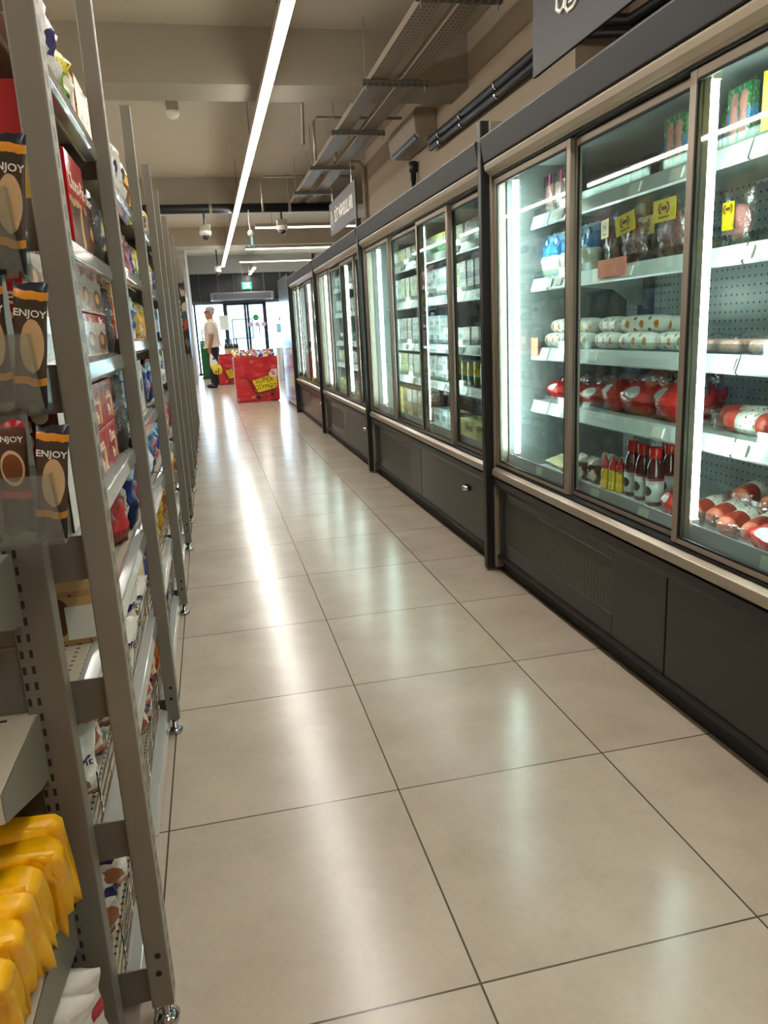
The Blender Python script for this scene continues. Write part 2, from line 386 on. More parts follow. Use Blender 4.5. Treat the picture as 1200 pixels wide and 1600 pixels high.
# outside the doors
struct(MB().box(-30, 40, 24.2, 80, -.14, -.04).build('ground_outside', mat('pale pavement', '#b9b8b2', .9, noise=.1, nscale=2)))
ob_ = thing('building', 'pale building across the street seen through the entrance glass', 'building', (4, 60, -.1))
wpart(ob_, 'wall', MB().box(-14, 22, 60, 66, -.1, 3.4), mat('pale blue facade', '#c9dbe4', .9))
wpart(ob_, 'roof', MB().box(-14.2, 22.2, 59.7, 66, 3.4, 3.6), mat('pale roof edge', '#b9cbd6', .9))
for x in (-8, -3, 2, 7, 12):
    wf2 = wpart(ob_, 'window', MB().box(x, x+1.6, 59.95, 60, .8, 2.3), m_darkframe)
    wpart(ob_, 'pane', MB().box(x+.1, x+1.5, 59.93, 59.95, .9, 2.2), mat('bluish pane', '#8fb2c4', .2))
kk = thing('kiosk', 'teal street kiosk outside behind the sliding entrance doors', 'kiosk', (3.2, 36, -.04))
wpart(kk, 'body', MB().box(2.4, 4.0, 36, 37.4, -.04, 1.1), mat('pale teal panel', '#9fd0d2', .6), bevel=.04)
wpart(kk, 'canopy', MB().prism([(2.3, 1.55), (4.1, 1.55), (3.9, 1.7), (2.5, 1.7)], 'y', 35.8, 37.6), mat('white canopy', '#e8eeee', .6))
wpart(kk, 'canopy_post', MB().box(2.4, 2.46, 36, 36.06, 1.1, 1.55).box(3.94, 4.0, 36, 36.06, 1.1, 1.55), m_darkframe)
tw = thing('tower_block', 'distant blue tower block rising outside beyond the entrance glass', 'building', (9.3, 75, -.1))
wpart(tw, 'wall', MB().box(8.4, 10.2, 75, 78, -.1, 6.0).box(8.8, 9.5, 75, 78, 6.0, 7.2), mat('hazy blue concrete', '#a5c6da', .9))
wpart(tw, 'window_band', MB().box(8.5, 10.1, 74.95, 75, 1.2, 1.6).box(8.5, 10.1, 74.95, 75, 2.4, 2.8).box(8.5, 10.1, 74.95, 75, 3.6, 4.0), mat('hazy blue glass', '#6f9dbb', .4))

# ================================================================== ceiling fixtures
def strip_light(label, x0, x1, y0, y1, z, em, group=None, rods=(), w=.034):
    t = thing('strip_light', label, 'light', ((x0+x1)/2, (y0+y1)/2, z), 0, group)
    wpart(t, 'housing', MB().box(x0, x1, y0, y1, z+.006, z+.06), m_house)
    wpart(t, 'diffuser', MB().box(x0+.003, x1-.003, y0+.003, y1-.003, z-.012, z+.006), em)
    for px, py in rods:
        wpart(t, 'suspension_wire', MB().tube([(px, py, z+.06), (px, py, CEIL)], .003, 6), m_darkframe)
    return t
strip_light('long bright strip light hanging over the aisle from the camera to the entrance', .565, .635, -2.2, 20.6, 2.85, m_strip, rods=[(.6, y) for y in (-1, 2, 5, 8, 11, 14, 17, 20)])
strip_light('short lone strip light hanging before the entrance right of the long strip', 1.40, 1.47, 21.2, 23.5, 2.85, m_strip, rods=[(1.435, 21.5), (1.435, 23.2)])
for i, (y, x0, nm) in enumerate(((14.4, 1.05, 'nearest'), (17.9, 1.05, 'middle'), (21.0, 1.05, 'farthest'))):
    strip_light('crosswise strip light above the far coolers, %s of the three' % nm, x0, 5.6, y-.05, y+.05, 2.98, m_strip2, rods=[(x0+.3, y), (4.5, y)])
strip_light('strip light over the neighbouring aisle left of the racks', -2.64, -2.56, -2.5, 18.8, 2.85, m_strip, rods=[(-2.6, 2), (-2.6, 12)])
strip_light('strip light over the outermost left aisle of the shop', -4.84, -4.76, -2.5, 18.8, 2.85, m_strip, rods=[(-4.8, 2), (-4.8, 12)])

# cable trays on unistrut hangers
m_tray = slotted('perforated galvanised tray', '#8f8371', .65, 0, 1, .05, .022, 0, .03, .014, dark='#5d5446')
m_strut = slotted('galvanised strut', '#6b6355', .6, .1, 0, .05, .03, 2, .04, .016, dark='#4b4439')
for nm, x in (('left', 1.49), ('right', 1.735)):
    t = thing('cable_tray', 'perforated metal cable tray under the ceiling, %s one of the pair' % nm, 'cable tray', (x, 3, 3.0))
    mb = MB().box(x-.065, x+.065, .5, 12.6, 3.0, 3.004).box(x-.067, x-.064, .5, 12.6, 3.0, 3.05).box(x+.064, x+.067, .5, 12.6, 3.0, 3.05)
    wpart(t, 'tray', mb, m_tray)
    cb = MB()
    for k in range(3): cb.tube([(x-.03+.03*k, .5, 3.018), (x-.028+.03*k, 6, 3.02), (x-.03+.03*k, 12.5, 3.018)], .009, 6)
    wpart(t, 'cables', cb, mat('grey cable '+nm, '#57534c', .6))
for y, w_ in ((1.6, 'nearest the camera'), (4.7, 'before the first ceiling beam'), (6.25, 'beside the near beam face'), (7.75, 'before the air conditioner'), (9.35, 'above the hanging dairy sign'), (10.95, 'beyond the dairy sign')):
    t = thing('tray_hanger', 'slotted steel strut on threaded rods carrying both cable trays, %s' % w_, 'hanger', (1.62, y, 2.99))
    wpart(t, 'strut', MB().box(1.36, 1.88, y-.02, y+.02, 2.955, 2.995), m_strut)
    for x in (1.385, 1.855): wpart(t, 'threaded_rod', MB().tube([(x, y, 2.92), (x, y, CEIL)], .005, 6), m_house)

# pipes
t = thing('pipe', 'thick black pipe running across the ceiling below the far beam', 'pipe', (-2, 12.0, 2.95))
wpart(t, 'pipe_run', MB().tube([(-6, 12.0, 2.95), (2.25, 12.0, 2.95)], .065, 14), m_black, smooth=True)
for x in (-4, -1.7, .25, 1.4): wpart(t, 'clamp', MB().lathe([(.07, -.02), (.07, .02)], 14, (x, 12, 2.95), 'x').tube([(x, 12, 3.0), (x, 12, CEIL)], .006, 6), m_house)
for z, r, nm, cat in ((2.83, .034, 'upper', 'a'), (2.765, .026, 'lower', 'b')):
    t = thing('insulated_pipe', 'black insulated refrigerant pipe clipped along the right wall, %s one' % nm, 'pipe', (2.24, 3, z))
    wpart(t, 'insulation', MB().tube([(2.24, 7.42, z), (2.24, 4.60, z-.02), (2.27, 4.52, z-.02), (2.58, 4.46, z-.02), (2.6, 3.45, z-.05)], r, 12), m_black, smooth=True)
    for y in (4.9, 5.7, 6.5, 7.1): wpart(t, 'clip', MB().lathe([(r+.006, -.008), (r+.006, .008)], 12, (2.24, y, z-.01), 'y').box(2.24, 2.3, y-.006, y+.006, z-.01, z), m_chrome)
t = thing('wall_conduit', 'pale vertical conduit pipe at the far corner of the right wall', 'pipe', (2.26, 10.6, 0))
wpart(t, 'pipe_run', MB().tube([(2.26, 10.58, 1.8), (2.26, 10.58, 3.2), (2.2, 10.58, 3.28), (1.9, 10.58, 3.28), (1.88, 10.58, 3.42)], .03, 10), m_wall, smooth=True)
for (pts, nm) in ((([(.95, 11.3, 2.8), (.95, 11.3, 3.2), (1.0, 11.3, 3.25), (2.2, 11.3, 3.25)]), 'running crosswise before the far beam'),
                  (([(1.32, 8.6, 2.9), (1.32, 8.6, 3.28), (1.36, 8.6, 3.32), (2.28, 8.6, 3.32)]), 'bent over behind the cable trays'),
                  (([(1.12, 7.9, 3.42), (1.16, 8.3, 3.0)]), 'slanting down left of the cable trays')):
    MBo = MB().tube(pts, .016, 8).build('conduit', m_house, smooth=True); tag(MBo, 'thin grey conduit under the ceiling, ' + nm, 'pipe')

# air conditioner on the wall
t = thing('air_conditioner', 'cream split air conditioner on the right wall above the coolers', 'air conditioner', (2.2, 7.85, 2.82))
m_ac = mat('cream plastic', '#a39583', .45)
wpart(t, 'body', MB().prism([(2.3, 2.86), (2.13, 2.86), (2.09, 2.90), (2.07, 3.06), (2.10, 3.12), (2.3, 3.12)], 'y', 7.4, 8.42), m_ac, bevel=.012)
lv = wpart(t, 'outlet', MB().prism([(2.135, 2.857), (2.092, 2.896), (2.088, 2.892), (2.13, 2.852)], 'y', 7.46, 8.36), m_black)
wpart(t, 'louvre', MB().prism([(2.118, 2.869), (2.108, 2.878), (2.104, 2.874), (2.114, 2.865)], 'y', 7.48, 8.34), m_ac)
wpart(t, 'drain_pipe', MB().lathe([(.03, 2.60), (.03, 2.68), (.045, 2.69), (.045, 2.78), (.035, 2.79)], 12, (2.25, 8.1, 0)).tube([(2.25, 8.1, 1.7), (2.25, 8.1, 2.62)], .022, 10), m_darkframe, smooth=True)

# hanging signs
m_sign = mat('dark grey sign board', '#332f2c', .6, 0)
def sign(label, y0, y1, words):
    t = thing('hanging_sign', label, 'sign', (1.6, (y0+y1)/2, 2.25))
    bd = wpart(t, 'board', MB().box(1.592, 1.608, y0, y1, 2.235, 2.60), m_sign, bevel=.002)
    for y in (y0+.2, y1-.2): wpart(t, 'suspension_wire', MB().tube([(1.6, y, 2.6), (1.6, y, CEIL)], .0025, 5), m_chrome)
    return t
s2 = sign('grey dairy section sign hanging above the far coolers, white lettering', 7.93, 9.55, '')
text('SÜT MƏHSULLARI', .19, m_textw, s2, (-.010, -.10, .165), (PI/2, 0, -PI/2), sx=.74, bold=.01, label='white lettering')
mk = MB().tube([(1.588, 9.43, 2.32), (1.588, 9.40, 2.30), (1.588, 9.35, 2.30), (1.588, 9.32, 2.33), (1.588, 9.33, 2.42), (1.588, 9.36, 2.46), (1.588, 9.36, 2.50), (1.588, 9.39, 2.50), (1.588, 9.39, 2.46), (1.588, 9.43, 2.42), (1.588, 9.43, 2.32)], .005, 6)
wpart(s2, 'bottle_symbol', mk, m_textw)
s1 = sign('grey meat section sign hanging nearest the camera, white line drawing', 1.96, 3.61, '')
def loop(pts): return [(1.588, 3.24+(p[0]-3.33)*.85, 2.50+(p[1]-2.41)*.85) for p in pts]
mk = MB()
mk.tube(loop([(3.43, 2.36), (3.45, 2.42), (3.43, 2.49), (3.36, 2.54), (3.27, 2.54), (3.21, 2.48), (3.21, 2.40), (3.26, 2.35), (3.33, 2.34), (3.38, 2.36)]), .008, 6)
mk.tube(loop([(3.43, 2.40), (3.46, 2.37), (3.46, 2.32), (3.42, 2.295), (3.38, 2.31), (3.37, 2.35)]), .008, 6)
mk.tube(loop([(3.36, 2.34), (3.37, 2.30), (3.34, 2.27), (3.28, 2.27), (3.22, 2.30), (3.19, 2.36), (3.22, 2.40)]), .008, 6)
mk.tube(loop([(3.31, 2.50), (3.35, 2.47), (3.35, 2.42), (3.31, 2.40), (3.29, 2.44)]), .005, 6)
mk.tube(loop([(3.33, 2.305), (3.29, 2.30)]), .004, 6)
wpart(s1, 'poultry_symbol', mk, m_textw)

# detectors, cameras, exit sign, air curtain
t = thing('smoke_detector', 'white smoke detector on a grey box on the ceiling', 'smoke detector', (-.1, 8.5, 3.34))
wpart(t, 'mount', MB().box(-.16, -.04, 8.44, 8.56, 3.35, 3.42), m_house)
wpart(t, 'head', MB().lathe([(.03, 3.275), (.05, 3.29), (.052, 3.30), (.062, 3.305), (.062, 3.345), (.05, 3.352)], 20, (-.1, 8.5, 0)), m_white, smooth=True)
for nm, x, y, z, zt in (('left of the long strip light', .145, 12.0, 2.75, 2.9), ('right of the long strip light', 1.27, 12.0, 2.80, 2.9), ('nearest the entrance doors', .46, 20.4, 2.87, CEIL)):
    t = thing('dome_camera', 'white dome security camera hanging from the ceiling, ' + nm, 'camera', (x, y, z))
    wpart(t, 'drop_pole', MB().tube([(x, y, z-.02), (x, y, zt)], .016, 8), m_darkframe)
    wpart(t, 'mount', MB().box(x-.075, x+.075, y-.06, y+.06, z-.10, z-.02), m_house, bevel=.01)
    wpart(t, 'housing', MB().lathe([(.07, z-.17), (.085, z-.15), (.085, z-.11), (.07, z-.10)], 20, (x, y, 0)), m_white, smooth=True)
    wpart(t, 'dome', MB().lathe([(.005, z-.235), (.03, z-.228), (.05, z-.205), (.058, z-.17)], 20, (x, y, 0)), mat('smoked dome '+nm[:5], '#3c3c3c', .1), smooth=True)
t = thing('hanging_sensor', 'small white sensor with an aqua tag hanging from a wire by the black pipe', 'sensor', (.79, 11.9, 2.5))
wpart(t, 'wire', MB().tube([(.79, 11.9, 2.62), (.78, 11.92, 2.75), (.79, 11.95, 2.92)], .005, 6), m_white)
wpart(t, 'sensor_body', MB().lathe([(.02, 2.55), (.042, 2.57), (.042, 2.60), (.02, 2.63)], 14, (.79, 11.9, 0)), m_white, smooth=True)
wpart(t, 'tag', MB().box(.785, .815, 11.88, 11.885, 2.40, 2.57).box(.74, .83, 11.88, 11.885, 2.40, 2.42), mat('aqua plastic', '#7fc7c0', .5))
t = thing('exit_sign', 'small green exit sign hanging above the air curtain', 'sign', (1.235, 22, 2.4))
wpart(t, 'panel', MB().box(1.10, 1.37, 21.98, 22.02, 2.36, 2.54), mat('lit green panel', '#2fae78', .5, emit=.55))
text('EXIT', .085, mat('lit white legend', '#eafff4', .5, emit=.8), t, (0, -.022, .085), bold=.02)
text('ÇIXIŞ', .07, bpy.data.materials['lit white legend'], t, (0, -.022, .005), bold=.02)
for x in (1.14, 1.33): wpart(t, 'suspension_wire', MB().tube([(x, 22, 2.54), (x, 22, CEIL)], .003, 5), m_chrome)
t = thing('air_curtain', 'long grey air curtain box mounted over the sliding doors', 'air curtain', (1.15, 23.5, 2.12))
wpart(t, 'casing', MB().box(.24, 2.08, 23.38, 23.83, 2.14, 2.36), mat('grey painted casing', '#85868a', .4, .2), bevel=.02)
wpart(t, 'intake_grille', MB().box(.34, 1.98, 23.365, 23.38, 2.18, 2.32), slotted('air curtain grille', '#707176', .4, .3, 0, .04, .025, 2, .02, .01))
wpart(t, 'outlet', MB().box(.34, 1.98, 23.42, 23.66, 2.125, 2.14), m_black)
# things stuck on the glass
m_green = mat('green vinyl', '#2f9a55', .5); m_pinkst = mat('pink vinyl', '#d9bcc6', .5); m_bluest = mat('blue vinyl', '#8f9bd0', .5)
def disc(x, z, r, m, label, n=20, y=23.735):
    o = MB().lathe([(r, 0), (r, .003)], n, (0, 0, 0), 'y').build('window_sticker', m, loc=(x, y, z)); tag(o, label, 'sticker')
disc(1.52, 1.62, .10, m_green, 'green hexagonal sticker on the glass door', 6)
for nm, x in (('left', 1.36), ('middle', 1.55), ('right', 1.73)): disc(x, 1.42, .075, m_pinkst, 'round pale pink sticker on the door glass, %s of the three' % nm)
disc(2.28, 1.55, .085, m_bluest, 'round blue sticker on the fixed glass right of the doors', y=23.8)
o = MB().box(2.12, 2.56, 23.80, 23.805, 1.15, 1.42).build('window_poster', mat('light blue film', '#9fd7ea', .5)); tag(o, 'light blue film poster on the glass right of the doors', 'poster')
o = MB().box(.44, .70, 23.7, 23.705, 1.30, 1.72).build('paper_notice', m_white); tag(o, 'white paper notice on the glass behind the man', 'notice')

# ================================================================== coolers
SH = [.80, 1.03, 1.32, 1.575]; DECK = .50
m_sidel = mat('cooler side steel', '#7c8484', .4, .1)
def cooler(ya, yb, doors, tubes, grille, seam, lock, label, joints):
    """ya..yb inside of side panels; doors = list of door edges from far to near"""
    t = thing('display_cooler', label, 'fridge', (1.7, (ya+yb)/2, 0))
    P = lambda n, mb, m, **k: wpart(t, n, mb, m, **k)
    c = MB().box(1.27, 1.31, ya, yb, .0, .075)
    P('toe_kick', c, m_toe)
    c = MB().box(1.885, 1.95, ya, yb, .0, 1.89).box(1.31, 1.885, ya, yb, .03, .47).box(1.28, 1.885, ya, yb, 1.80, 1.89)
    P('carcass', c, m_anth)
    P('back_panel', MB().box(1.87, 1.884, ya+.01, yb-.01, .5, 1.8), m_linerp)
    lp = MB()
    for j in joints: lp.box(1.84, 1.87, j-.04, j+.04, .5, 1.8)
    P('rear_upright', lp, mat('grey upright', '#5e6668', .4, .4) if 'grey upright' not in bpy.data.materials else bpy.data.materials['grey upright'])
    P('inner_ceiling', MB().box(1.30, 1.87, ya+.01, yb-.01, 1.785, 1.80), m_liner)
    for y0, y1 in ((ya, ya+.012), (yb-.012, yb)): P('inner_side', MB().box(1.30, 1.87, y0, y1, .48, 1.80), m_sidel)
    P('deck', MB().box(1.40, 1.87, ya+.012, yb-.012, .485, DECK), m_cshelf)
    P('air_grille', MB().box(1.30, 1.40, ya+.012, yb-.012, .480, .496), slot_g)
    # lower front
    lo = MB().box(1.25, 1.27, ya, seam-.003, .085, .40).box(1.25, 1.27, seam+.003, grille[0], .085, .40)
    lo.box(1.25, 1.27, grille[1], yb, .085, .40).box(1.25, 1.27, grille[0], grille[1], .085, .165).box(1.25, 1.27, grille[0], grille[1], .36, .40)
    P('front_panel', lo, m_anth, bevel=.003)
    P('vent_grille', MB().box(1.253, 1.26, grille[0], grille[1], .165, .36), m_grille)
    P('kick_ledge', MB().prism([(1.243, .085), (1.27, .085), (1.27, .075), (1.238, .070), (1.238, .078)], 'y', ya, yb), m_anth2)
    P('bumper', MB().prism([(1.27, .40), (1.245, .40), (1.225, .425), (1.222, .455), (1.27, .462)], 'y', ya, yb), m_anth2, smooth=False)
    P('sill_rail', MB().prism([(1.29, .462), (1.222, .462), (1.214, .475), (1.218, .495), (1.235, .505), (1.29, .505)], 'y', ya, yb), m_silver, bevel=.003)
    P('track', MB().box(1.238, 1.292, ya, yb, .505, .512).box(1.238, 1.292, ya, yb, 1.735, 1.745), m_toe)
    P('head_rail', MB().prism([(1.30, 1.742), (1.228, 1.742), (1.222, 1.75), (1.205, 1.765), (1.20, 1.785), (1.21, 1.795), (1.30, 1.795)], 'y', ya, yb), m_silver, bevel=.003)
    P('header_panel', MB().prism([(1.30, 1.795), (1.20, 1.795), (1.185, 1.885), (1.19, 1.895), (1.30, 1.895)], 'y', ya, yb), m_bonnet, bevel=.003)
    P('price_rail', MB().prism([(1.298, .512), (1.290, .512), (1.296, .565), (1.302, .565)], 'y', ya+.02, yb-.02), m_purple)
    pr_ = random.Random(int(yb*10))
    for q in range(6):
        y = ya+.12+(yb-ya-.24)*(q+pr_.random()*.6)/6
        P('price_card', MB().prism([(1.2885, .522), (1.2875, .522), (1.2925, .556), (1.2935, .556)], 'y', y-.028, y+.028), m_tag)
    # sliding doors
    n = len(doors)-1
    for i in range(n):
        y1, y0 = doors[i], doors[i+1]
        X = 1.243 if i % 2 == 0 else 1.268
        y0 += -.012; y1 += .012
        y0 = max(y0, ya+.002); y1 = min(y1, yb-.002)
        f = MB().box(X, X+.02, y0, y0+.028, .515, 1.733).box(X, X+.02, y1-.028, y1, .515, 1.733).box(X, X+.02, y0+.028, y1-.028, .515, .532).box(X, X+.02, y0+.028, y1-.028, 1.708, 1.733)
        d = P('sliding_door', f, m_dframe, bevel=.003)
        g = MB().box(X+.008, X+.012, y0+.028, y1-.028, .532, 1.708).build('pane', m_glass, d, org=tuple(t.location))
        MB().box(X+.0005, X+.006, y0+.028, y0+.034, .532, 1.708).box(X+.0005, X+.006, y1-.034, y1-.028, .532, 1.708).box(X+.0005, X+.006, y0+.034, y1-.034, .532, .538).box(X+.0005, X+.006, y0+.034, y1-.034, 1.702, 1.708).build('gasket', m_toe, d, org=tuple(t.location))
    # shelves
    for k, z in enumerate(SH):
        s = P('shelf', MB().box(1.42, 1.80, ya+.02, yb-.02, z-.018, z), m_cshelf)
        es = [ya+.02]+sorted(joints)+[yb-.02]
        for a, b in zip(es, es[1:]):
            if b-a < .03: continue
            MB().prism([(1.42, z+.002), (1.414, z+.002), (1.398, z-.046), (1.404, z-.052), (1.412, z-.050)], 'y', a+.004, b-.004).build('shelf_fascia', m_fascia, s, org=tuple(t.location))
        MB().box(1.418, 1.4205, ya+.02, yb-.02, z, z+.030).build('shelf_riser', m_acryl, s, org=tuple(t.location))
        br = MB()
        for j in joints: br.prism([(1.45, z-.02), (1.84, z-.02), (1.84, z-.13), (1.80, z-.13), (1.70, z-.06), (1.5, z-.04)], 'y', j-.0015, j+.0015)
        br.build('shelf_bracket', m_liner, s, org=tuple(t.location))
        rnd = random.Random(int(ya*100)+k)
        for q in range(5):
            y = ya+.15+rnd.random()*(yb-ya-.3)
            MB().prism([(1.4105, z-.008), (1.4045, z-.008), (1.3945, z-.040), (1.4005, z-.040)], 'y', y-.03, y+.03).build('price_tag', m_tag, s, org=tuple(t.location))
    for y in tubes:
        tb = P('light_tube', MB().tube([(1.312, y, .575), (1.312, y, 1.715)], .0125, 10), m_tube)
        MB().box(1.30, 1.324, y-.012, y+.012, .51, .575).box(1.30, 1.324, y-.012, y+.012, 1.715, 1.785).build('tube_cap', m_white, tb, org=tuple(t.location))
    if lock:
        l = P('key_lock', MB().lathe([(.0, 1.215), (.012, 1.217), (.014, 1.225), (.020, 1.24), (.020, 1.252)], 14, (0, lock, .322), 'x'), m_chromed, smooth=True)
        MB().box(1.244, 1.252, lock-.03, lock+.045, .308, .336).build('lock_plate', m_toe, l, org=tuple(t.location))
    return t
slot_g = slotted('air return grille', '#a7adab', .35, .4, 0, .012, .006, 1, 10.0, 10.0, dark='#555c5c')
m_purple = mat('clear lilac price strip', '#b9b1bb', .2, coat=.5)
def side_panel(y, label, z=1.965):
    t = thing('cooler_end_panel', label, 'panel', (1.5, y, 0))
    wpart(t, 'panel', MB().box(1.195, 1.95, y-.014, y+.026, 0.01, z), m_anth2, bevel=.004)
    wpart(t, 'trim_strip', MB().box(1.232, 1.30, y-.034, y-.014, 0.02, z-.005), m_dframe, bevel=.003)
    return t
P1, P2, P3, P4 = 3.26, 5.98, 8.55, 11.12
c1 = cooler(.50, P1-.035, [3.225, 2.53, 1.85, 1.17, .50], [3.15, 1.86, .56], (2.19, 3.15), 1.88, None,
       'nearest glass door cooler with meats and sauces, dark base', [3.03, 1.83, .63])
c2 = cooler(P1+.03, P2-.035, [5.945, 5.20, 4.47, 3.89, 3.29], [5.78, 4.57], (4.86, 5.78), 4.57, 3.66,
       'second glass door cooler, milk cartons and yellow cans inside', [5.2, 4.1])
c3 = cooler(P2+.03, P3-.035, [8.515, 7.86, 7.1, 6.46, 6.01], [8.40, 7.15], (7.42, 8.2), 7.23, 6.27,
       'third glass door cooler from the camera, grey base with a lock', [7.6, 6.6])
c4 = cooler(P3+.03, P4-.035, [11.085, 10.55, 9.75, 9.1, 8.58], [11.0, 9.82], (10.0, 10.8), 9.8, 8.8,
       'farthest glass door cooler whose base mirrors the red promotion bin', [10.3, 9.3])
side_panel(P1, 'dark upright end panel between the first and second coolers')
side_panel(P2, 'dark upright end panel between the second and third coolers')
side_panel(P3, 'dark upright end panel between the third and fourth coolers')
t = thing('cooler_cabinet', 'mirror-like steel side cabinet at the far end of the coolers', 'cabinet', (1.7, 12.2, 0))
wpart(t, 'body', MB().box(1.25, 1.95, P4+.01, 13.2, .05, 1.98), mat('brushed steel sheet', '#8f9297', .16, .85), bevel=.004)
wpart(t, 'edge_trim', MB().box(1.19, 1.27, P4-.03, P4+.01, 0, 1.96), m_anth2)
wpart(t, 'plinth', MB().box(1.29, 1.93, P4+.03, 13.15, 0, .05), m_toe)
wpart(t, 'hinge', MB().box(1.238, 1.25, 11.6, 11.64, 1.3, 1.36).box(1.238, 1.25, 11.6, 11.64, .3, .36), m_dframe)

# ================================================================== left racks
def rack(y0, y1, levels, label, last=False, xr=-.187, x0=-.62, wires=()):
    t = thing('shelf_rack', label, 'shelving', (-.4, y0, 0))
    P = lambda n, mb, m, **k: wpart(t, n, mb, m, **k)
    top = 1.985
    ys = [y0]+([y1] if last else [])
    for y in ys:
        fp = P('front_post', MB().box(xr-.037, xr, y-.022, y+.022, .05, top, 0, {1: 1, 0: 1}), [m_post, m_slotx], bevel=.003)
        MB().lathe([(.02, 0), (.022, .012), (.012, .018), (.008, .02), (.008, .055)], 14, (xr-.018, y, 0)).build('levelling_foot', m_chromed, fp, org=tuple(t.location), smooth=True)
        MB().lathe([(.005, y-.0235), (.005, y-.0215)], 10, (xr-.018, 0, .12), 'y').lathe([(.005, y-.0235), (.005, y-.0215)], 10, (xr-.016, 0, .155), 'y').build('bolt_hole', m_toe, fp, org=tuple(t.location))
        P('rear_post', MB().box(x0-.04, x0, y-.022, y+.022, .02, top), m_post)
    P('back_panel', MB().box(x0-.02, x0-.01, y0+.02, y1-.02, .1, top-.05), m_backp)
    for k, z in enumerate(levels):
        xs = -.226
        s = P('shelf', MB().box(x0, xs-.02, y0+.024, y1-.024, z-.006, z).box(xs-.024, xs-.018, y0+.024, y1-.024, z-.045, z-.006), m_shelf)
        MB().box(xs-.075, xs-.022, y0+.026, y1-.026, z, z+.0012).build('perforated_edge', m_perf_edge, s, org=tuple(t.location))
        MB().prism([(xs-.020, z+.004), (xs-.012, z+.004), (xs+.006, z-.004), (xs+.010, z-.036), (xs+.004, z-.044), (xs-.020, z-.044)], 'y', y0+.026, y1-.026).build('price_rail', m_rail, s, org=tuple(t.location), bevel=.002)
        y = y0+.0235
        MB().prism([(x0, z+.004), (xr-.008, z+.004), (xr-.008, z-.062), (-.262, z-.066), (-.275, z-.055), (-.30, z-.046), (-.325, z-.050), (-.345, z-.064), (-.37, z-.088), (x0+.12, z-.10), (x0, z-.13)], 'y', y-.0012, y+.0012).build('shelf_end_plate', m_post, s, org=tuple(t.location))
        for y in (y1-.030,):
            MB().prism([(x0, z-.001), (xs-.02, z-.001), (xs-.02, z-.05), (xs-.06, z-.062), (x0+.12, z-.09), (x0, z-.13)], 'y', y-.0015, y+.0015).build('shelf_bracket', m_post, s, org=tuple(t.location))
        if k in wires:
            wr = MB()
            for q in range(4): wr.tube([(xs-.015, y0+.03, z+.018+.022*q), (xs-.015, y1-.03, z+.018+.022*q)], .0018, 6)
            for q in range(9):
                yy = y0+.04+(y1-y0-.08)*q/8; wr.tube([(xs-.0175, yy, z), (xs-.0175, yy, z+.09)], .0016, 6)
            wr.build('wire_fence', m_chrome, s, org=tuple(t.location))
    return t
m_perf_edge = slotted('perforated shelf edge', '#b8ae97', .4, .1, 0, .022, .006, 1, .018, .006, dark='#3c3428')
LV1 = [.09, .385, .64, .87, 1.12, 1.34, 1.63]
LV = [.10, .36, .62, .90, 1.152, 1.38, 1.63]
YS = [1.138, 2.156, 3.173, 4.184, 4.85, 5.86, 6.88, 7.9, 8.91, 9.92]
nthw = ['nearest', 'second', 'third', 'narrow fourth', 'fifth', 'sixth', 'seventh', 'eighth', 'farthest']
racks = []
for i in range(len(YS)-1):
    racks.append(rack(YS[i], YS[i+1], LV1 if i == 0 else [z+random.uniform(-.015, .015) for z in LV],
        'grey steel rack full of snacks, %s bay of the left row' % nthw[i], last=(i == len(YS)-2), xr=-.165 if i == 0 else -.188, wires=(0, 1)))

# ------------------------------------------------------------------ end unit facing the camera
EX = -.292
t = thing('end_shelf_unit', 'grey slotted end-of-aisle shelf unit at the lower left edge', 'shelving', (-.7, 1.12, 0))
P = lambda n, mb, m, **k: wpart(t, n, mb, m, **k)
P('upright', MB().box(-.305, -.250, 1.09, 1.128, 0, 1.34, 0, {2: 1}), [m_post, slotted('double slotted upright', '#6c655a', .45, .1, 0, .0125, .0048, 2, .0248, .012, dark='#1a1712', limit=(0, .396, .421))], bevel=.002)
P('upright', MB().box(-1.28, -1.225, 1.09, 1.128, 0, 1.34), m_post)
P('back_panel', MB().box(-1.225, -.305, 1.105, 1.112, .05, 1.34), m_backp)
P('back_panel_seam', MB().box(-1.225, -.305, 1.103, 1.106, .40, .404).box(-1.225, -.305, 1.103, 1.106, .73, .734), m_post)
ENDL = [(.10, 'lowest'), (.335, ''), (.632, ''), (.875, '')]
for z, _ in ENDL:
    d = .30 if z < .5 else .235
    y0 = 1.115-d
    s = P('shelf', MB().box(-1.22, EX, y0, 1.10, z-.004, z).box(-1.22, EX, y0-.003, y0, z-.035, z+.004), m_shelf, bevel=.001)
    ho = MB()
    for q in range(8): ho.box(EX-.04-.03*q-.018, EX-.04-.03*q, 1.078, 1.083, z, z+.0008)
    ho.build('slot', m_toe, s, org=tuple(t.location))
    arc = [(1.092, z), (y0, z), (y0, z-.035)]
    arc += [(1.112-.075*1, z-.092), (1.075, z-.100), (1.085, z-.105), (1.092, z-.125)]
    MB().prism([(a, b) for a, b in arc], 'x', EX-.002, EX+.001).build('shelf_bracket', m_post, s, org=tuple(t.location))
P('plinth', MB().box(-1.22, EX, .84, 1.09, 0.0, .06), m_post)

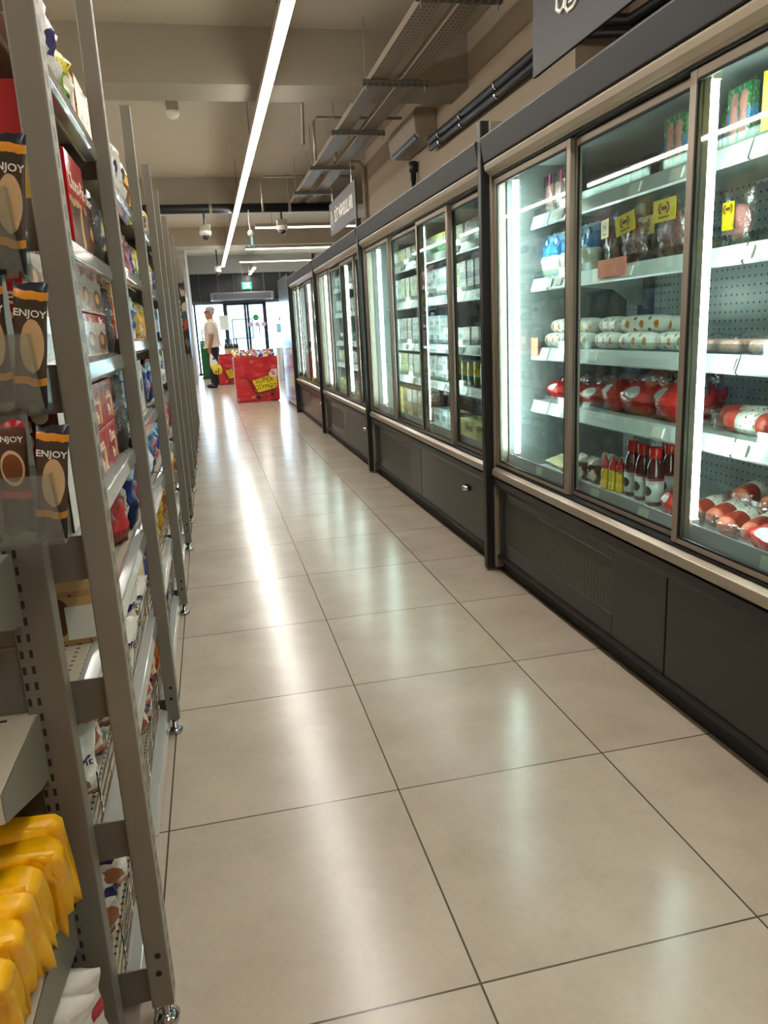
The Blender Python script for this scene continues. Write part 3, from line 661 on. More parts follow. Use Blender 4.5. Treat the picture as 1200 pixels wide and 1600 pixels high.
# ------------------------------------------------------------------ product kinds (front faces -Y, base at z 0)
def proto_box(name, w, d, h, m_front, m_side, label, cat, words=None, tm=None, ts=.03, tz=.7, bevel=.0015, top=None, sx=1, two=None):
    t = thing(name, label, cat)
    mb = MB().box(-w/2, w/2, -d/2, d/2, 0, h, 1, {2: 0, 3: 0})
    mb.build('carton', [m_front, m_side], t, bevel=bevel)
    if words: text(words, ts, tm, t, (0, -d/2-.0006, h*tz), sx=sx, bold=.012, depth=.0003)
    if two: text(two, ts, tm, t, (0, -d/2-.0006, h*tz-ts*1.05), sx=sx, bold=.012, depth=.0003)
    return t
def proto_bag(name, w, d, h, m, label, cat, seed=1, words=None, tm=None, ts=.02, tz=.6, n=12, nv=10, sx=1, wr=.12, seal=None):
    t = thing(name, label, cat)
    MB().pillow(w, d, h, seed, n, nv, wr=wr).build('pouch', m, t, smooth=True)
    if seal:
        MB().pillow(w*.98, .004, h*.05, seed+1, 10, 2, c=(0, 0, h*.965)).pillow(w*.98, .004, h*.05, seed+2, 10, 2, c=(0, 0, -h*.008)).build('seal', seal, t)
    if words: text(words, ts, tm, t, (0, -d/2-.002, h*tz), sx=sx, bold=.012, depth=.0004)
    return t
m_red = mat('glossy red carton', '#b81f26', .25, coat=.4)
m_cream = mat('cream lettering', '#efe2c6', .5)
m_dbrown = mat('dark brown print', '#3b1d14', .4)
mp_choco = pack('red chocolate cake carton', [(0, '#4a2318'), (.10, '#7b3a22'), (.46, '#d9b27a'), (.52, '#c22229')], [(.3, .30, .16, .17, '#5a2a1c'), (.62, .25, .10, .22, '#e3b968'), (.78, .33, .14, .2, '#6b3424')], .22, .08, crinkle=.05)
mp_choco2 = pack('dark brown biscuit carton', [(0, '#b78a43'), (.08, '#4b261a'), (.6, '#5f3425'), (.82, '#27211f')], [(.5, .32, .3, .14, '#7d4a2d'), (.5, .36, .16, .08, '#d3a862')], .22, .08, crinkle=.05)
mp_pink = pack('pale pink cake carton', [(0, '#8b4b2b'), (.12, '#a97b6b'), (.5, '#e0b8a9'), (.8, '#eacfc2')], [(.5, .28, .3, .16, '#63321f'), (.62, .22, .08, .2, '#dfb45e')], .15, .08, crinkle=.05)
mp_c3 = pack('white and red biscuit carton', [(0, '#d8c1a2'), (.06, '#a88b73'), (.5, '#d9cbb9'), (.66, '#e6d9cc'), (.82, '#bd2b2d')], [(.5, .36, .34, .22, '#7a4a30'), (.5, .38, .18, .12, '#d7a45c')], .15, .06, crinkle=.05)
mp_c4 = pack('red small cake carton', [(0, '#b4232a'), (.5, '#c5363a'), (.9, '#cf4c4b')], [(.80, .35, .10, .28, '#e4c27a')], .22, .03, crinkle=.05)

used_red = proto_box('cake_carton', .20, .07, .178, mp_choco, m_red, '', 'box', 'Choco-Pie', m_cream, .044, .70, sx=.95)
pk_dark = proto_box('biscuit_carton', .155, .07, .165, mp_choco2, m_dbrown, '', 'box', 'Choco', m_cream, .032, .8)
pk_pink = proto_box('large_cake_carton', .20, .07, .185, mp_pink, m_red, '', 'box')
pk_c3 = proto_box('wafer_carton', .150, .09, .080, mp_c3, m_red, '', 'box', 'Choco', m_cream, .018, .86)
pk_c4 = proto_box('chocolate_pie_carton', .165, .09, .0755, mp_c4, m_red, '', 'box', 'Choco', m_cream, .030, .68, two='Pie')
RZ = PI/2      # fronts of the left rack goods face the aisle
XF = -.275
def onrack(p, y, z, label, x=XF, dr=0, group=None, scale=None, rx=0):
    return place(p, (x, y, z), RZ+dr, label, group, scale, rx)
# upper shelf of the nearest bay
L = 1.341
onrack(pk_pink, 1.44, L, 'pale pink cake carton, nearest camera on the upper shelf of the nearest rack', -.278)
onrack(pk_pink, 1.60, L, 'pale pink cake carton with strong glare left of the tall red carton', -.270, scale=(.72, 1, 1.08), dr=.05)
onrack(used_red, 1.825, L, 'tall red Choco-Pie carton standing on the upper shelf of the nearest rack', -.272, scale=(1.12, 1, 1.06))
onrack(pk_dark, 2.015, L, 'dark brown biscuit carton beside the tall red Choco-Pie carton', -.276, scale=(.9, 1, 1))
gw = ['lower', 'upper']; pw = ['nearest', 'second', 'third', 'fourth', 'farthest']
for r in range(2):
    for i in range(5):
        onrack(pk_c3, 1.26+i*.172, 1.121+r*.093, '%s white and red wafer carton, %s layer, eye-level shelf, nearest rack' % (pw[i], gw[r]), -.285, scale=(1.1, 1, 1.14))
for r in range(2):
    for i in range(4):
        onrack(pk_c4, 1.30+i*.195+(.012 if r else 0), .871+r*.098, '%s small red Choco Pie carton, %s layer, nearest rack' % (pw[i] if i < 3 else 'farthest', gw[r]), -.285, scale=(1.12, 1, 1.28))

# snack bags, pouches, boxes by colour for the racks
PAL = [
 ('yellow foil', [(0, '#c98a1e'), (.25, '#e3b53a'), (.7, '#f0d57a'), (.93, '#b98a2a')], [(.5, .35, .3, .2, '#8a4a20')]),
 ('brown coffee coloured', [(0, '#2c1a14'), (.3, '#5b3a2a'), (.65, '#8b6a4e'), (.9, '#3a2219')], [(.5, .5, .3, .15, '#c9a36b')]),
 ('white and blue', [(0, '#2a4a86'), (.2, '#dfe3e6'), (.6, '#8fb4d8'), (.85, '#e8e8e4')], [(.5, .4, .28, .2, '#26448c')]),
 ('red', [(0, '#8d1a1c'), (.3, '#c22c2a'), (.8, '#de6a55'), (.93, '#9b1d1e')], [(.5, .45, .3, .18, '#f0d9b0')]),
 ('orange', [(0, '#b8571e'), (.35, '#d8803a'), (.75, '#f0c79a')], [(.5, .5, .28, .2, '#7c2d1a')]),
 ('white', [(0, '#d9d2c8'), (.4, '#efe9df'), (.8, '#c9bcae')], [(.5, .5, .3, .14, '#3b3560')]),
 ('green and yellow', [(0, '#2f6a38'), (.3, '#7fa53b'), (.6, '#e0c94a'), (.9, '#2f6a38')], [(.5, .4, .25, .18, '#efe6cf')]),
 ('purple and gold', [(0, '#3c2458'), (.4, '#5b3b86'), (.75, '#c7a24b')], [(.5, .5, .28, .16, '#e8d9b5')]),
 ('navy and red', [(0, '#1c2a55'), (.4, '#27408a'), (.7, '#b9c9e0'), (.88, '#a82a33')], [(.5, .38, .26, .2, '#a8343a')]),
 ('pink', [(0, '#b8647c'), (.4, '#e2a9b4'), (.8, '#efd6d6')], [(.5, .5, .28, .2, '#8a3550')]),
]
m_silverfoil = mat('silver seal', '#c6bfb2', .25, .5, bump=.3, bscale=300)
bags = {}
for i, (nm, bd, bl) in enumerate(PAL):
    m = pack('snack ' + nm, bd, bl, .28, .10, crinkle=.55, cs=40, fine=('#f2ead8' if i % 2 else '#3a241c', 14, .63))
    bags[nm] = [proto_bag('snack_bag', .17, .075, .20, m, '', 'bag', seed=20+i, seal=m_silverfoil if i % 3 == 0 else None, wr=.18),
                proto_bag('snack_pouch', .11, .06, .15, m, '', 'pouch', seed=50+i, wr=.2, nv=8, n=10),
                proto_box('snack_carton', .13, .07, .15, m, m, '', 'box')]
names = [p[0] for p in PAL]
# special goods of the nearest bay
mp_coco = mat('dark chocolate coating with coconut', '#2a150e', .5, noise=.9, nscale=160, bump=.8, bscale=260)
logp = thing('chocolate_roll', '', 'cake')
MB().lathe([(.010, 0), (.030, .008), (.036, .05), (.033, .12), (.037, .19), (.030, .255), (.010, .265)], 14, (0, 0, 0)).build('roll', mp_coco, logp, smooth=True)
MB().pillow(.08, .072, .29, 5, 10, 10, c=(0, 0, -.004)).build('film_wrap', m_film, logp, smooth=True)
onrack(logp, 2.05, .872, 'coconut-dusted dark chocolate roll standing in film beyond the red cartons', -.255, scale=(1, 1, .76))
onrack(logp, 2.10, .872, 'coconut-dusted dark chocolate roll behind the other, against the second post', -.33, scale=(1, 1, .7))
onrack(logp, 2.07, 1.121, 'dark chocolate roll in film at the end of the eye-level shelf', -.262, scale=(1, 1, .62))
onrack(logp, 2.10, L, 'dark chocolate roll in film at the end of the upper shelf', -.262, scale=(1, 1, .6))
# fifth level: clear wafer packs, red pack
m_wafer = pack('wafer sticks', [(0, '#cfa76a'), (.3, '#e0c48f'), (.6, '#b9803f'), (.9, '#d9b37a')], None, .5, .2, axis=0, crinkle=.3)
waf = thing('wafer_pack', '', 'pack')
wm = MB()
for q in range(7): wm.box(-.06+.017*q, -.06+.017*q+.014, -.02, .02, .006, .115+.006*math.sin(q*2))
wm.build('wafers', m_wafer, waf, bevel=.002)
MB().pillow(.15, .055, .14, 9, 12, 10, wr=.2).build('film_wrap', m_film, waf, smooth=True)
for i, y in enumerate((1.47, 1.58, 1.69, 1.80)):
    onrack(waf, y, .642, 'clear bag of pale wafer sticks, %s of four on the perforated shelf' % ['nearest', 'second', 'third', 'farthest'][i], -.325, dr=.2*math.sin(i*2), scale=(.78, 1, 1.25))
mp_redp = pack('red crispbread pouch', [(0, '#7d1f1a'), (.25, '#c33a3a'), (.75, '#d4605a'), (.85, '#eee6da')], None, .3, .04, crinkle=.4)
rp = proto_bag('crispbread_pouch', .13, .07, .15, mp_redp, '', 'pouch', seed=77)
onrack(rp, 1.97, .642, 'red and white crispbread pouch on the perforated shelf beyond the wafer bags', -.285, dr=-.5, rx=-.1, scale=(1, 1, 1.1))
mp_news = pack('printed white pouch', [(0, '#cfc8bd'), (.5, '#e4ddd0')], None, .4, .04, crinkle=.4, fine=('#43372f', 9, .58))
wp_ = proto_bag('printed_pouch', .13, .07, .15, mp_news, '', 'pouch', seed=79)
onrack(wp_, 2.08, .642, 'white printed pouch with dark text behind the red crispbread pouch', -.29, dr=.2)
onrack(wp_, 2.09, .642, 'white printed pouch with dark text at the back against the second post', -.42, dr=-.2)
# croissant bags on the three wire-fenced shelves
mp_cro = pack('white croissant bag', [(0, '#1f2a5a'), (.10, '#c96f35'), (.16, '#e6e0d4'), (.5, '#efe9de'), (.88, '#d9d2c6')], [(.62, .34, .16, .11, '#a9683f'), (.5, .62, .38, .045, '#35305c')], .25, .05, crinkle=.6, cs=35)
cro = proto_bag('croissant_bag', .15, .06, .19, mp_cro, '', 'bag', seed=31, words='Croissant', tm=mat('navy lettering', '#27264e', .5), ts=.026, tz=.62, sx=1, wr=.25)
k = 0
rnd = random.Random(5)
shn = {0: 'bottom', 1: 'lower', 2: 'upper'}
for lv in (0, 1):
    z = LV1[lv]
    for r in range(2):
        for i in range(8):
            y = 1.22+i*.118
            place(cro, (-.300-.02*rnd.random()+.01*r, y+.03*r, z+.004+.085*r+.01*rnd.random()), RZ-.75+rnd.uniform(-.45, .45), '%s white croissant bag, %s layer, %s wire-fenced shelf of the nearest rack' % (ORD[i], ['under', 'upper'][r], ['bottom', 'raised'][lv]), None, (.88, 1.1, rnd.uniform(.72, .92)), rx=rnd.uniform(-.35, .1), ry=rnd.uniform(-.3, .3))
# chocolate kinds: foil bars heap in front, brown cartons deep on third shelf
mp_case = pack('kraft cookie carton', [(0, '#b18a58'), (.08, '#c8a470'), (.75, '#b98f5c'), (.85, '#c9a572')], [(.28, .45, .2, .3, '#6b4226')], .6, .02, axis=2, crinkle=.05, fine=('#6a4a2a', 11, .64))
case = proto_box('kraft_carton', .095, .05, .115, mp_case, mat('kraft card side', '#a07c4f', .7), '', 'box')
MB().box(-.01, .04, -.0262, -.0252, .01, .07).build('barcode_label', m_white, case)
place(case, (-.275, 1.345, .642), .05, 'kraft carton with a white barcode label on the shelf behind the slotted upright')
place(case, (-.385, 1.335, .642), -.1, 'kraft carton with a cookie picture, left of the barcode-labelled one', scale=(.9, 1, 1.05))
mp_dark = pack('dark maroon carton', [(0, '#4a1712'), (.5, '#541a14'), (.9, '#481512')], None, .45, .02, crinkle=.05)
dbx = proto_box('maroon_carton', .09, .07, .205, mp_dark, m_white, '', 'box')
text('CL', .040, mat('pale print', '#d6b8a8', .5), dbx, (-.005, -.0357, .15), (PI/2, -PI/2, 0))
MB().lathe([(.012, -.0362), (.012, -.0352)], 16, (.02, 0, .18), 'y').build('round_emblem', m_cream, dbx)
place(dbx, (-.268, 1.225, .871), 0.0, 'tall dark maroon carton seen between the slotted upright and the nearest post')
rbx = proto_box('flat_red_carton', .085, .06, .155, pack('red and yellow carton', [(0, '#e0b43c'), (.42, '#e8d9c0'), (.55, '#b3262a')], None, .3, .05, crinkle=.05), m_red, '', 'box')
place(rbx, (-.255, 1.215, 1.341), 0, 'red and yellow carton at the left edge beside the nearest post')
place(rbx, (-.345, 1.215, 1.341), 0, 'red carton at the upper left edge, left of the red and yellow one')
place(used_red, (-.33, 1.205, 1.121), 0, 'red carton with white top behind the second stick pocket', scale=(.9, .8, .8))
# top level goods
onrack(pk_pink, 1.38, 1.632, 'pink carton on the top shelf of the nearest rack beside the front post', -.285)
onrack(pk_pink, 1.60, 1.632, 'pink carton on the top shelf of the nearest rack, second from the front post', -.285, scale=(1, 1, .95))
onrack(bags['white'][0], 1.80, 1.632, 'white snack bag on the top shelf of the nearest rack', -.28)
onrack(bags['green and yellow'][1], 1.94, 1.632, 'green snack pouch on the top shelf between white and orange packs', -.27)
onrack(bags['orange'][2], 2.05, 1.632, 'orange carton at the far end of the nearest top shelf', -.285, scale=(.8, 1, .9))

# the remaining bays
lvn = ['bottom', 'second', 'third', 'fourth', 'fifth', 'sixth', 'top']
kindn = ['snack bag', 'small pouch', 'carton']
pref = {0: [1, 3, 4, 8], 1: [4, 3, 2, 0], 2: [1, 8, 2, 3], 3: [2, 8, 9, 5], 4: [0, 4, 1, 2], 5: [7, 0, 6, 9], 6: [0, 5, 1, 9], 7: [5, 6, 3, 2]}
for bi in range(1, len(YS)-1):
    y0, y1 = YS[bi], YS[bi+1]
    shelves = sorted([min(v.co.z for v in c.data.vertices)+.045 for c in racks[bi].children if c.name.startswith('shelf')])
    per = 6 if bi == 1 else (5 if bi == 2 else 4)
    if bi == 3: per = 3
    for li, z in enumerate(shelves):
        hmax = (shelves[li+1]-z if li+1 < len(shelves) else .32)-.06
        for i in range(per):
            rn = random.Random(bi*100+li*10+i)
            nm = names[pref[li][(rn.randrange(4)+i) % 4]] if bi < 5 else names[rn.randrange(len(names))]
            kd = rn.choice([0, 0, 1, 1, 2])
            p = bags[nm][kd]; hh = (.20, .15, .15)[kd]; ww = (.17, .11, .13)[kd]
            sz = min(1.25, hmax/hh*.95); sx = min(1.4, (y1-y0-.06)/per/ww*.98)
            y = y0+.04+(i+.5)*(y1-y0-.08)/per
            lb = '%s %s, %s shelf, %s rack bay, %s from near post' % (nm, kindn[kd], lvn[li], nthw[bi], ['first', 'second', 'third', 'fourth', 'fifth', 'sixth'][i])
            d = 0 if kd == 2 else rn.uniform(-.3, .3)
            place(p, (-.288+rn.uniform(-.01, .008), y, z+.002), RZ+d, lb, None, (sx, 1.0, sz), rx=0 if kd == 2 else rn.uniform(-.15, 0))
# black coffee display on the far bay
t = thing('coffee_display', 'tall black coffee display box with vertical white NESCAFE lettering', 'display', (-.2, 7.9, 1.0))
wpart(t, 'front_board', MB().box(-.262, -.200, 7.82, 7.84, .99, 1.66), mat('matt black card', '#141212', .5))
wpart(t, 'picture_board', MB().box(-.200, -.158, 7.82, 7.84, .99, 1.66), pack('coffee picture print', [(0, '#1d1513'), (.12, '#7a5a3a'), (.22, '#1d1513'), (.34, '#b8402c'), (.46, '#2c5a4a'), (.6, '#d8b48c'), (.72, '#1d1513'), (.84, '#c9a07a'), (.93, '#1d1513')], None, .4, .12, crinkle=0))
wpart(t, 'side_board', MB().box(-.165, -.155, 7.84, 8.7, .95, 1.68), pack('picture print', [(0, '#1d1513'), (.2, '#5a3a2a'), (.35, '#1d1513'), (.5, '#a8402c'), (.6, '#2c5a4a'), (.75, '#d8b48c'), (.85, '#1d1513')], None, .4, .15, crinkle=0))
text('NESCAFE', .070, m_white, t, (-.031, -.082, .36), (PI/2, -PI/2, 0), bold=.02)

# ------------------------------------------------------------------ clear pockets with coffee sticks
m_sk = pack('brown coffee stick red top', [(0, '#1d1a1c'), (.34, '#b5343c'), (.40, '#4a2c22'), (.80, '#5a3a2c'), (.93, '#a11f28')], [(.5, .60, .36, .15, '#d7b58a'), (.5, .60, .30, .12, '#7a421c')], .3, .02, crinkle=.3)
m_sk2 = pack('black coffee stick orange band', [(0, '#17181c'), (.22, '#d78a24'), (.28, '#4a3528'), (.78, '#3a3027'), (.86, '#d78a24'), (.92, '#1b1f27')], [(.55, .52, .34, .20, '#cda87c')], .3, .02, crinkle=.3)
stk = proto_bag('coffee_stick', .036, .008, .15, m_sk, '', 'stick', seed=3, n=6, nv=10, words='ENJOY', tm=m_white, ts=.010, tz=.86, wr=.05)
stk2 = proto_bag('coffee_stick', .036, .008, .15, m_sk2, '', 'stick', seed=4, n=6, nv=10, words='ENJOY', tm=m_white, ts=.0115, tz=.77, wr=.05)
pkn = ['top', 'middle', 'bottom']
for q, zb in enumerate((1.225, 1.075, .918)):
    t = thing('clear_pocket', 'clear acrylic pocket holding coffee sticks, %s one at the left edge' % pkn[q], 'holder', (-.3, .95, zb))
    pk = MB()
    pk.prism([(.945, zb), (.99, zb), (1.0, zb+.09), (.998, zb+.09), (.988, zb+.003), (.947, zb+.003), (.915, zb+.09), (.913, zb+.09)], 'x', -.44, -.19)
    pk.prism([(.945, zb), (.99, zb), (1.0, zb+.09), (.913, zb+.09)], 'x', -.191, -.189).prism([(.945, zb), (.99, zb), (1.0, zb+.09), (.913, zb+.09)], 'x', -.441, -.439)
    wpart(t, 'pocket', pk, m_acryl)
    wpart(t, 'hook', MB().tube([(-.30, 1.0, zb+.085), (-.30, 1.09, zb+.085)], .003, 6).tube([(-.27, 1.0, zb+.05), (-.27, 1.09, zb+.05)], .003, 6), m_chrome)
    for i in range(4):
        x = -.206-i*.036
        p = [stk2, stk, stk, stk][i] if q == 2 else stk2
        place(p, (x, .952+.012*(i % 2), zb+.006+(.008 if i % 2 else 0)), 0, '%s coffee stick from the right in the %s clear pocket' % (['first', 'second', 'third', 'fourth'][i], pkn[q]), None, (1, 1, .95), rx=.18+.05*(i % 2), ry=[.18, .10, -.05, .06][i])

# ------------------------------------------------------------------ yellow and white bags on the end unit
def cloth_mat(nm, c, rough=.45):
    return mat(nm, c, rough, bump=.9, bscale=16)
m_yel = mat('yellow film bag', '#f5b400', .34, bump=.5, bscale=22)
m_wht = pack('white bag with red mark', [(0, '#cfcac0'), (.35, '#b8303a'), (.55, '#d8d2c8')], None, .4, .12, crinkle=.8, cs=30)
def drape(w, d, h, seed):
    mb = MB(); n, m = 40, 14; rn = random.Random(seed); a = [rn.uniform(0, 6) for _ in range(6)]; vs = []
    for j in range(m+1):
        v = j/m; k = .88+.12*v-(.0 if v < .92 else .08*(v-.92)/.08)
        for i in range(n):
            ph = 2*PI*i/n; c, s_ = math.cos(ph), math.sin(ph); e = .38
            x = w/2*k*math.copysign(abs(c)**e, c); y = d/2*k*math.copysign(abs(s_)**e, s_)
            fo = .007*math.sin(9*ph+a[0]+2.2*v)+.005*math.sin(17*ph+a[1]-3*v)+.003*math.sin(31*ph+a[2])
            fo *= (.25+1.0*(1-v))
            hem = .014*math.sin(5*ph+a[3])*(1-v)+.008*math.sin(11*ph+a[4])*(1-v)
            vs.append((x+fo*c, y+fo*s_-.018*v*v, h*v+hem+.006*math.sin(3*ph+a[5])*v))
    fs = [(j*n+i, j*n+(i+1) % n, (j+1)*n+(i+1) % n, (j+1)*n+i) for j in range(m) for i in range(n)]
    fs.append(tuple(m*n+i for i in range(n))); fs.append(tuple(range(n))[::-1])
    return mb.add(vs, fs)
yb = []
for v in range(3):
    p = thing('yellow_bag', '', 'bag'); drape(.25, .045, .135, 90+v).build('pouch', m_yel, p, smooth=True)
    f = MB().pillow(.23, .010, .045, 95+v, 12, 4, wr=.3); f.v = [(x, y-.030+.004*math.sin(30*x+v), z+.092) for x, y, z in f.v]
    f.build('folded_top', m_yel, p, smooth=True); yb.append(p)
for i in range(7):
    place(yb[i % 3], (-.385-.006*i+.005*(i % 2), 1.06-.044*i, .345), .06*math.sin(i*2.1)-.05, '%s yellow bag in the row at lower left, counted from the back panel' % ['first', 'second', 'third', 'fourth', 'fifth', 'sixth', 'seventh'][i], None, (1, 1, [1.16, 1.06, 1.02, .98, .94, .9, .86][i]), rx=.12, ry=.03*math.sin(i*1.7)-.03)
wb = proto_bag('white_bag', .20, .055, .14, m_wht, '', 'bag', seed=61, n=14, nv=12, wr=.35)
for i in range(5):
    place(wb, (-.352-.008*(i % 2), 1.04-.05*i, .103), .15*math.sin(i*3), '%s white bag with red marks below the yellow bags, counted from the back' % ['first', 'second', 'third', 'fourth', 'fifth'][i], None, (1, 1, .95+.04*(i % 2)), rx=.08, ry=.05*math.sin(i*2))
o = MB().pillow(.05, .03, .05, 4).build('blue_packet', mat('blue foil', '#234a8c', .3, bump=.5, bscale=60), smooth=True, loc=(-.372, .90, .634)); tag(o, 'small blue packet on the end unit shelf at the left edge', 'packet')

# ================================================================== goods in the coolers
RC = -PI/2
XC = 1.475
def cp(p, x, y, z, label, dr=0, scale=None, rx=0, ry=0, group=None):
    return place(p, (x, y, z), RC+dr, label, group, scale, rx, ry)
m_sausage = mat('pink sausage', '#c98a80', .35, bump=.2, bscale=60)
m_salami = mat('dark salami', '#7c3b38', .4, noise=.35, nscale=60, bump=.4, bscale=80)
m_ham = mat('pink ham', '#c9827c', .4, noise=.25, nscale=80)
m_ylab = mat('bright yellow label', '#e8c40c', .4)
m_brn = mat('brown emblem print', '#6a3318', .5)
m_blk = mat('black label', '#2a2327', .4); m_mag = mat('magenta print', '#d8418a', .4)
def vac(name, w, h, d, inner, card, seed):
    t = thing(name, '', 'pack'); inner(t); 
    MB().pillow(w, d, h, seed, 12, 10, wr=.15, crimp=.04).build('film_wrap', m_film, t, smooth=True)
    card(t); return t
def saus(n, r, h, m, z0=.01, w=None, dx=None):
    def f(t):
        for i in range(n):
            x = (i-(n-1)/2)*(dx or r*2.05)
            MB().lathe([(r*.3, z0), (r*.8, z0+r*.5), (r, z0+r*1.4), (r*1.02, z0+h*.5), (r, z0+h-r*1.4), (r*.8, z0+h-r*.5), (r*.3, z0+h)], 14, (x, 0, 0)).build('sausage', m, t, smooth=True)
    return f
def card_top(w, h, z, m, extra=None):
    def f(t):
        c = MB().box(-w/2, w/2, -.020, -.0185, z, z+h).build('label_card', m, t)
        if extra: extra(t)
    return f
def emb(t, cx=0, cz=.0, s=1.0, y=-.0208):
    mb = MB()
    for sg in (-1, 1):
        for a in range(5):
            an = -.8+.4*a
            px, pz = cx+sg*.020*s*math.cos(an), cz+.016*s*math.sin(an)
            mb.add([(px, y, pz-.004*s), (px+sg*.007*s, y, pz), (px, y, pz+.004*s), (px-sg*.003*s, y, pz)], [(0, 1, 2, 3)])
    mb.box(cx-.012*s, cx+.012*s, y, y+.0004, cz-.005*s, cz+.005*s)
    mb.build('emblem', m_brn, t)
v_pink = vac('sausage_pack', .10, .165, .045, saus(5, .009, .115, m_sausage), lambda t: MB().box(-.042, .042, -.016, -.014, .118, .158, 0).box(.018, .034, -.0165, -.0158, .118, .158, 1).build('label_card', [m_blk, m_mag], t), 101)
def green_inner(t):
    MB().box(-.05, .05, -.012, .012, .004, .155).build('tray_card', pack('green leaf card', [(0, '#2f7a4a'), (.35, '#3f8a52'), (.4, '#2f86c8'), (.6, '#2f7a4a')], None, .4, .03, crinkle=0, fine=('#9fc79a', 12, .56)), t)
v_green = vac('deli_pack', .11, .165, .035, green_inner, lambda t: saus(2, .02, .14, m_sausage, .008)(t), 103)
v_salami = vac('salami_pack', .125, .185, .055, saus(2, .023, .125, m_salami, .006, dx=.050), lambda t: (MB().box(-.058, .048, -.034, -.032, .105, .168).build('label_card', m_ylab, t), emb(t, -.005, .142, 1.1, -.0350), MB().box(-.03, .02, -.0352, -.0348, .115, .119).build('print_line', m_brn, t)), 105)
v_ham = vac('ham_pack', .125, .145, .04, lambda t: MB().lathe([(.0, -.012), (.042, -.012), (.046, 0), (.042, .012), (0, .012)], 20, (0, 0, .062), 'y').build('ham_slices', m_ham, t, smooth=True), lambda t: (MB().box(-.040, .006, -.0235, -.022, .045, .115).build('label_card', m_ylab, t), emb(t, -.017, .098, .8, -.0245)), 107)
mp_blue = pack('blue cheese stick pouch', [(0, '#dfe9ee'), (.12, '#efe9d6'), (.48, '#2f8fd0'), (.55, '#3aa0dc'), (.8, '#7fc0e2'), (.93, '#cfe4ee')], [(.5, .78, .22, .12, '#1f5aa0'), (.5, .78, .12, .07, '#e8f1f6')], .25, .03, crinkle=.6)
v_blue = proto_bag('cheese_stick_pouch', .105, .05, .18, mp_blue, '', 'pouch', seed=111, wr=.2)
m_roll = pack('white sausage roll film', [(0, '#ece8df'), (.5, '#f1ede4'), (.9, '#e6e1d6')], [(.2, .5, .05, .22, '#e08a2e'), (.5, .5, .05, .22, '#e08a2e'), (.8, .5, .05, .22, '#e08a2e'), (.35, .82, .03, .1, '#3f8a5a'), (.65, .82, .03, .1, '#3f8a5a'), (.35, .2, .03, .1, '#c23a34'), (.65, .2, .03, .1, '#3f8a5a')], .35, .01, crinkle=.4)
v_roll = thing('chicken_sausage_roll', '', 'sausage')
MB().lathe([(.006, -.10), (.014, -.096), (.028, -.088), (.032, -.06), (.033, 0), (.032, .06), (.028, .088), (.014, .096), (.006, .10)], 16, (0, 0, .033), 'x').build('roll', m_roll, v_roll, smooth=True)
MB().lathe([(.012, -.115), (.005, -.102)], 8, (0, 0, .033), 'x').lathe([(.005, .102), (.012, .115)], 8, (0, 0, .033), 'x').build('tied_end', m_white, v_roll)
def lump(seed, sx, sy, sz):
    mb = MB(); n, m = 16, 10; rn = random.Random(seed); a = [rn.uniform(0, 6) for _ in range(6)]
    vs = []
    for j in range(m+1):
        th = PI*j/m
        for i in range(n):
            ph = 2*PI*i/n
            r = 1+.14*math.sin(3*ph+a[0])*math.sin(th)+.10*math.sin(5*ph+a[1]+3*th)+.07*math.sin(7*th+a[2])
            x, y, z = sx*r*math.sin(th)*math.cos(ph), sy*r*math.sin(th)*math.sin(ph), sz*r*math.cos(th)
            vs.append((x, y, max(z, -sz*.75)+sz*.75))
    fs = [(j*n+i, j*n+(i+1) % n, (j+1)*n+(i+1) % n, (j+1)*n+i) for j in range(m) for i in range(n)]
    return mb.add(vs, fs)
m_redbag = pack('red poultry bag', [(0, '#b81d1a'), (.4, '#d9302a'), (.75, '#c22420'), (.95, '#8f5a55')], [(.45, .62, .22, .16, '#ece6de')], .22, .10, crinkle=.8, cs=30)
m_birdtop = film('smoky clear bag top', '#b9a09c', clear=.6, rough=.15, bump=.8)
v_bird = thing('poultry_bag', '', 'bag')
lump(5, .115, .085, .058).build('pouch', m_redbag, v_bird, smooth=True)
tp = lump(8, .075, .05, .045); tp.v = [(x+.01, y+.03, z+.055) for x, y, z in tp.v]; tp.build('clear_top', m_birdtop, v_bird, smooth=True)
m_log = mat('red smoked sausage', '#b8402e', .3, noise=.25, nscale=40, bump=.3, bscale=50)
m_slice = mat('cut sausage face', '#d9745a', .45, noise=.3, nscale=90)
v_log = thing('smoked_sausage', '', 'sausage')
MB().lathe([(.0, -.115), (.022, -.113), (.030, -.105), (.033, -.08), (.033, .07), (.028, .095), (.010, .11)], 18, (0, 0, .033), 'y', ms=[1, 1, 0, 0, 0, 0]).build('casing', [m_log, m_slice], v_log, smooth=True)
MB().lathe([(.0338, -.045), (.0338, .05)], 18, (0, 0, .033), 'y').build('paper_band', pack('white sausage band', [(0, '#e9e4d8'), (.9, '#e9e4d8')], None, .5, 0, crinkle=.1, fine=('#a8342a', 8, .62)), v_log, smooth=True)
MB().pillow(.10, .004, .05, 12).build('film_end', m_film, v_log, smooth=True, loc=(0, -.125, 0))
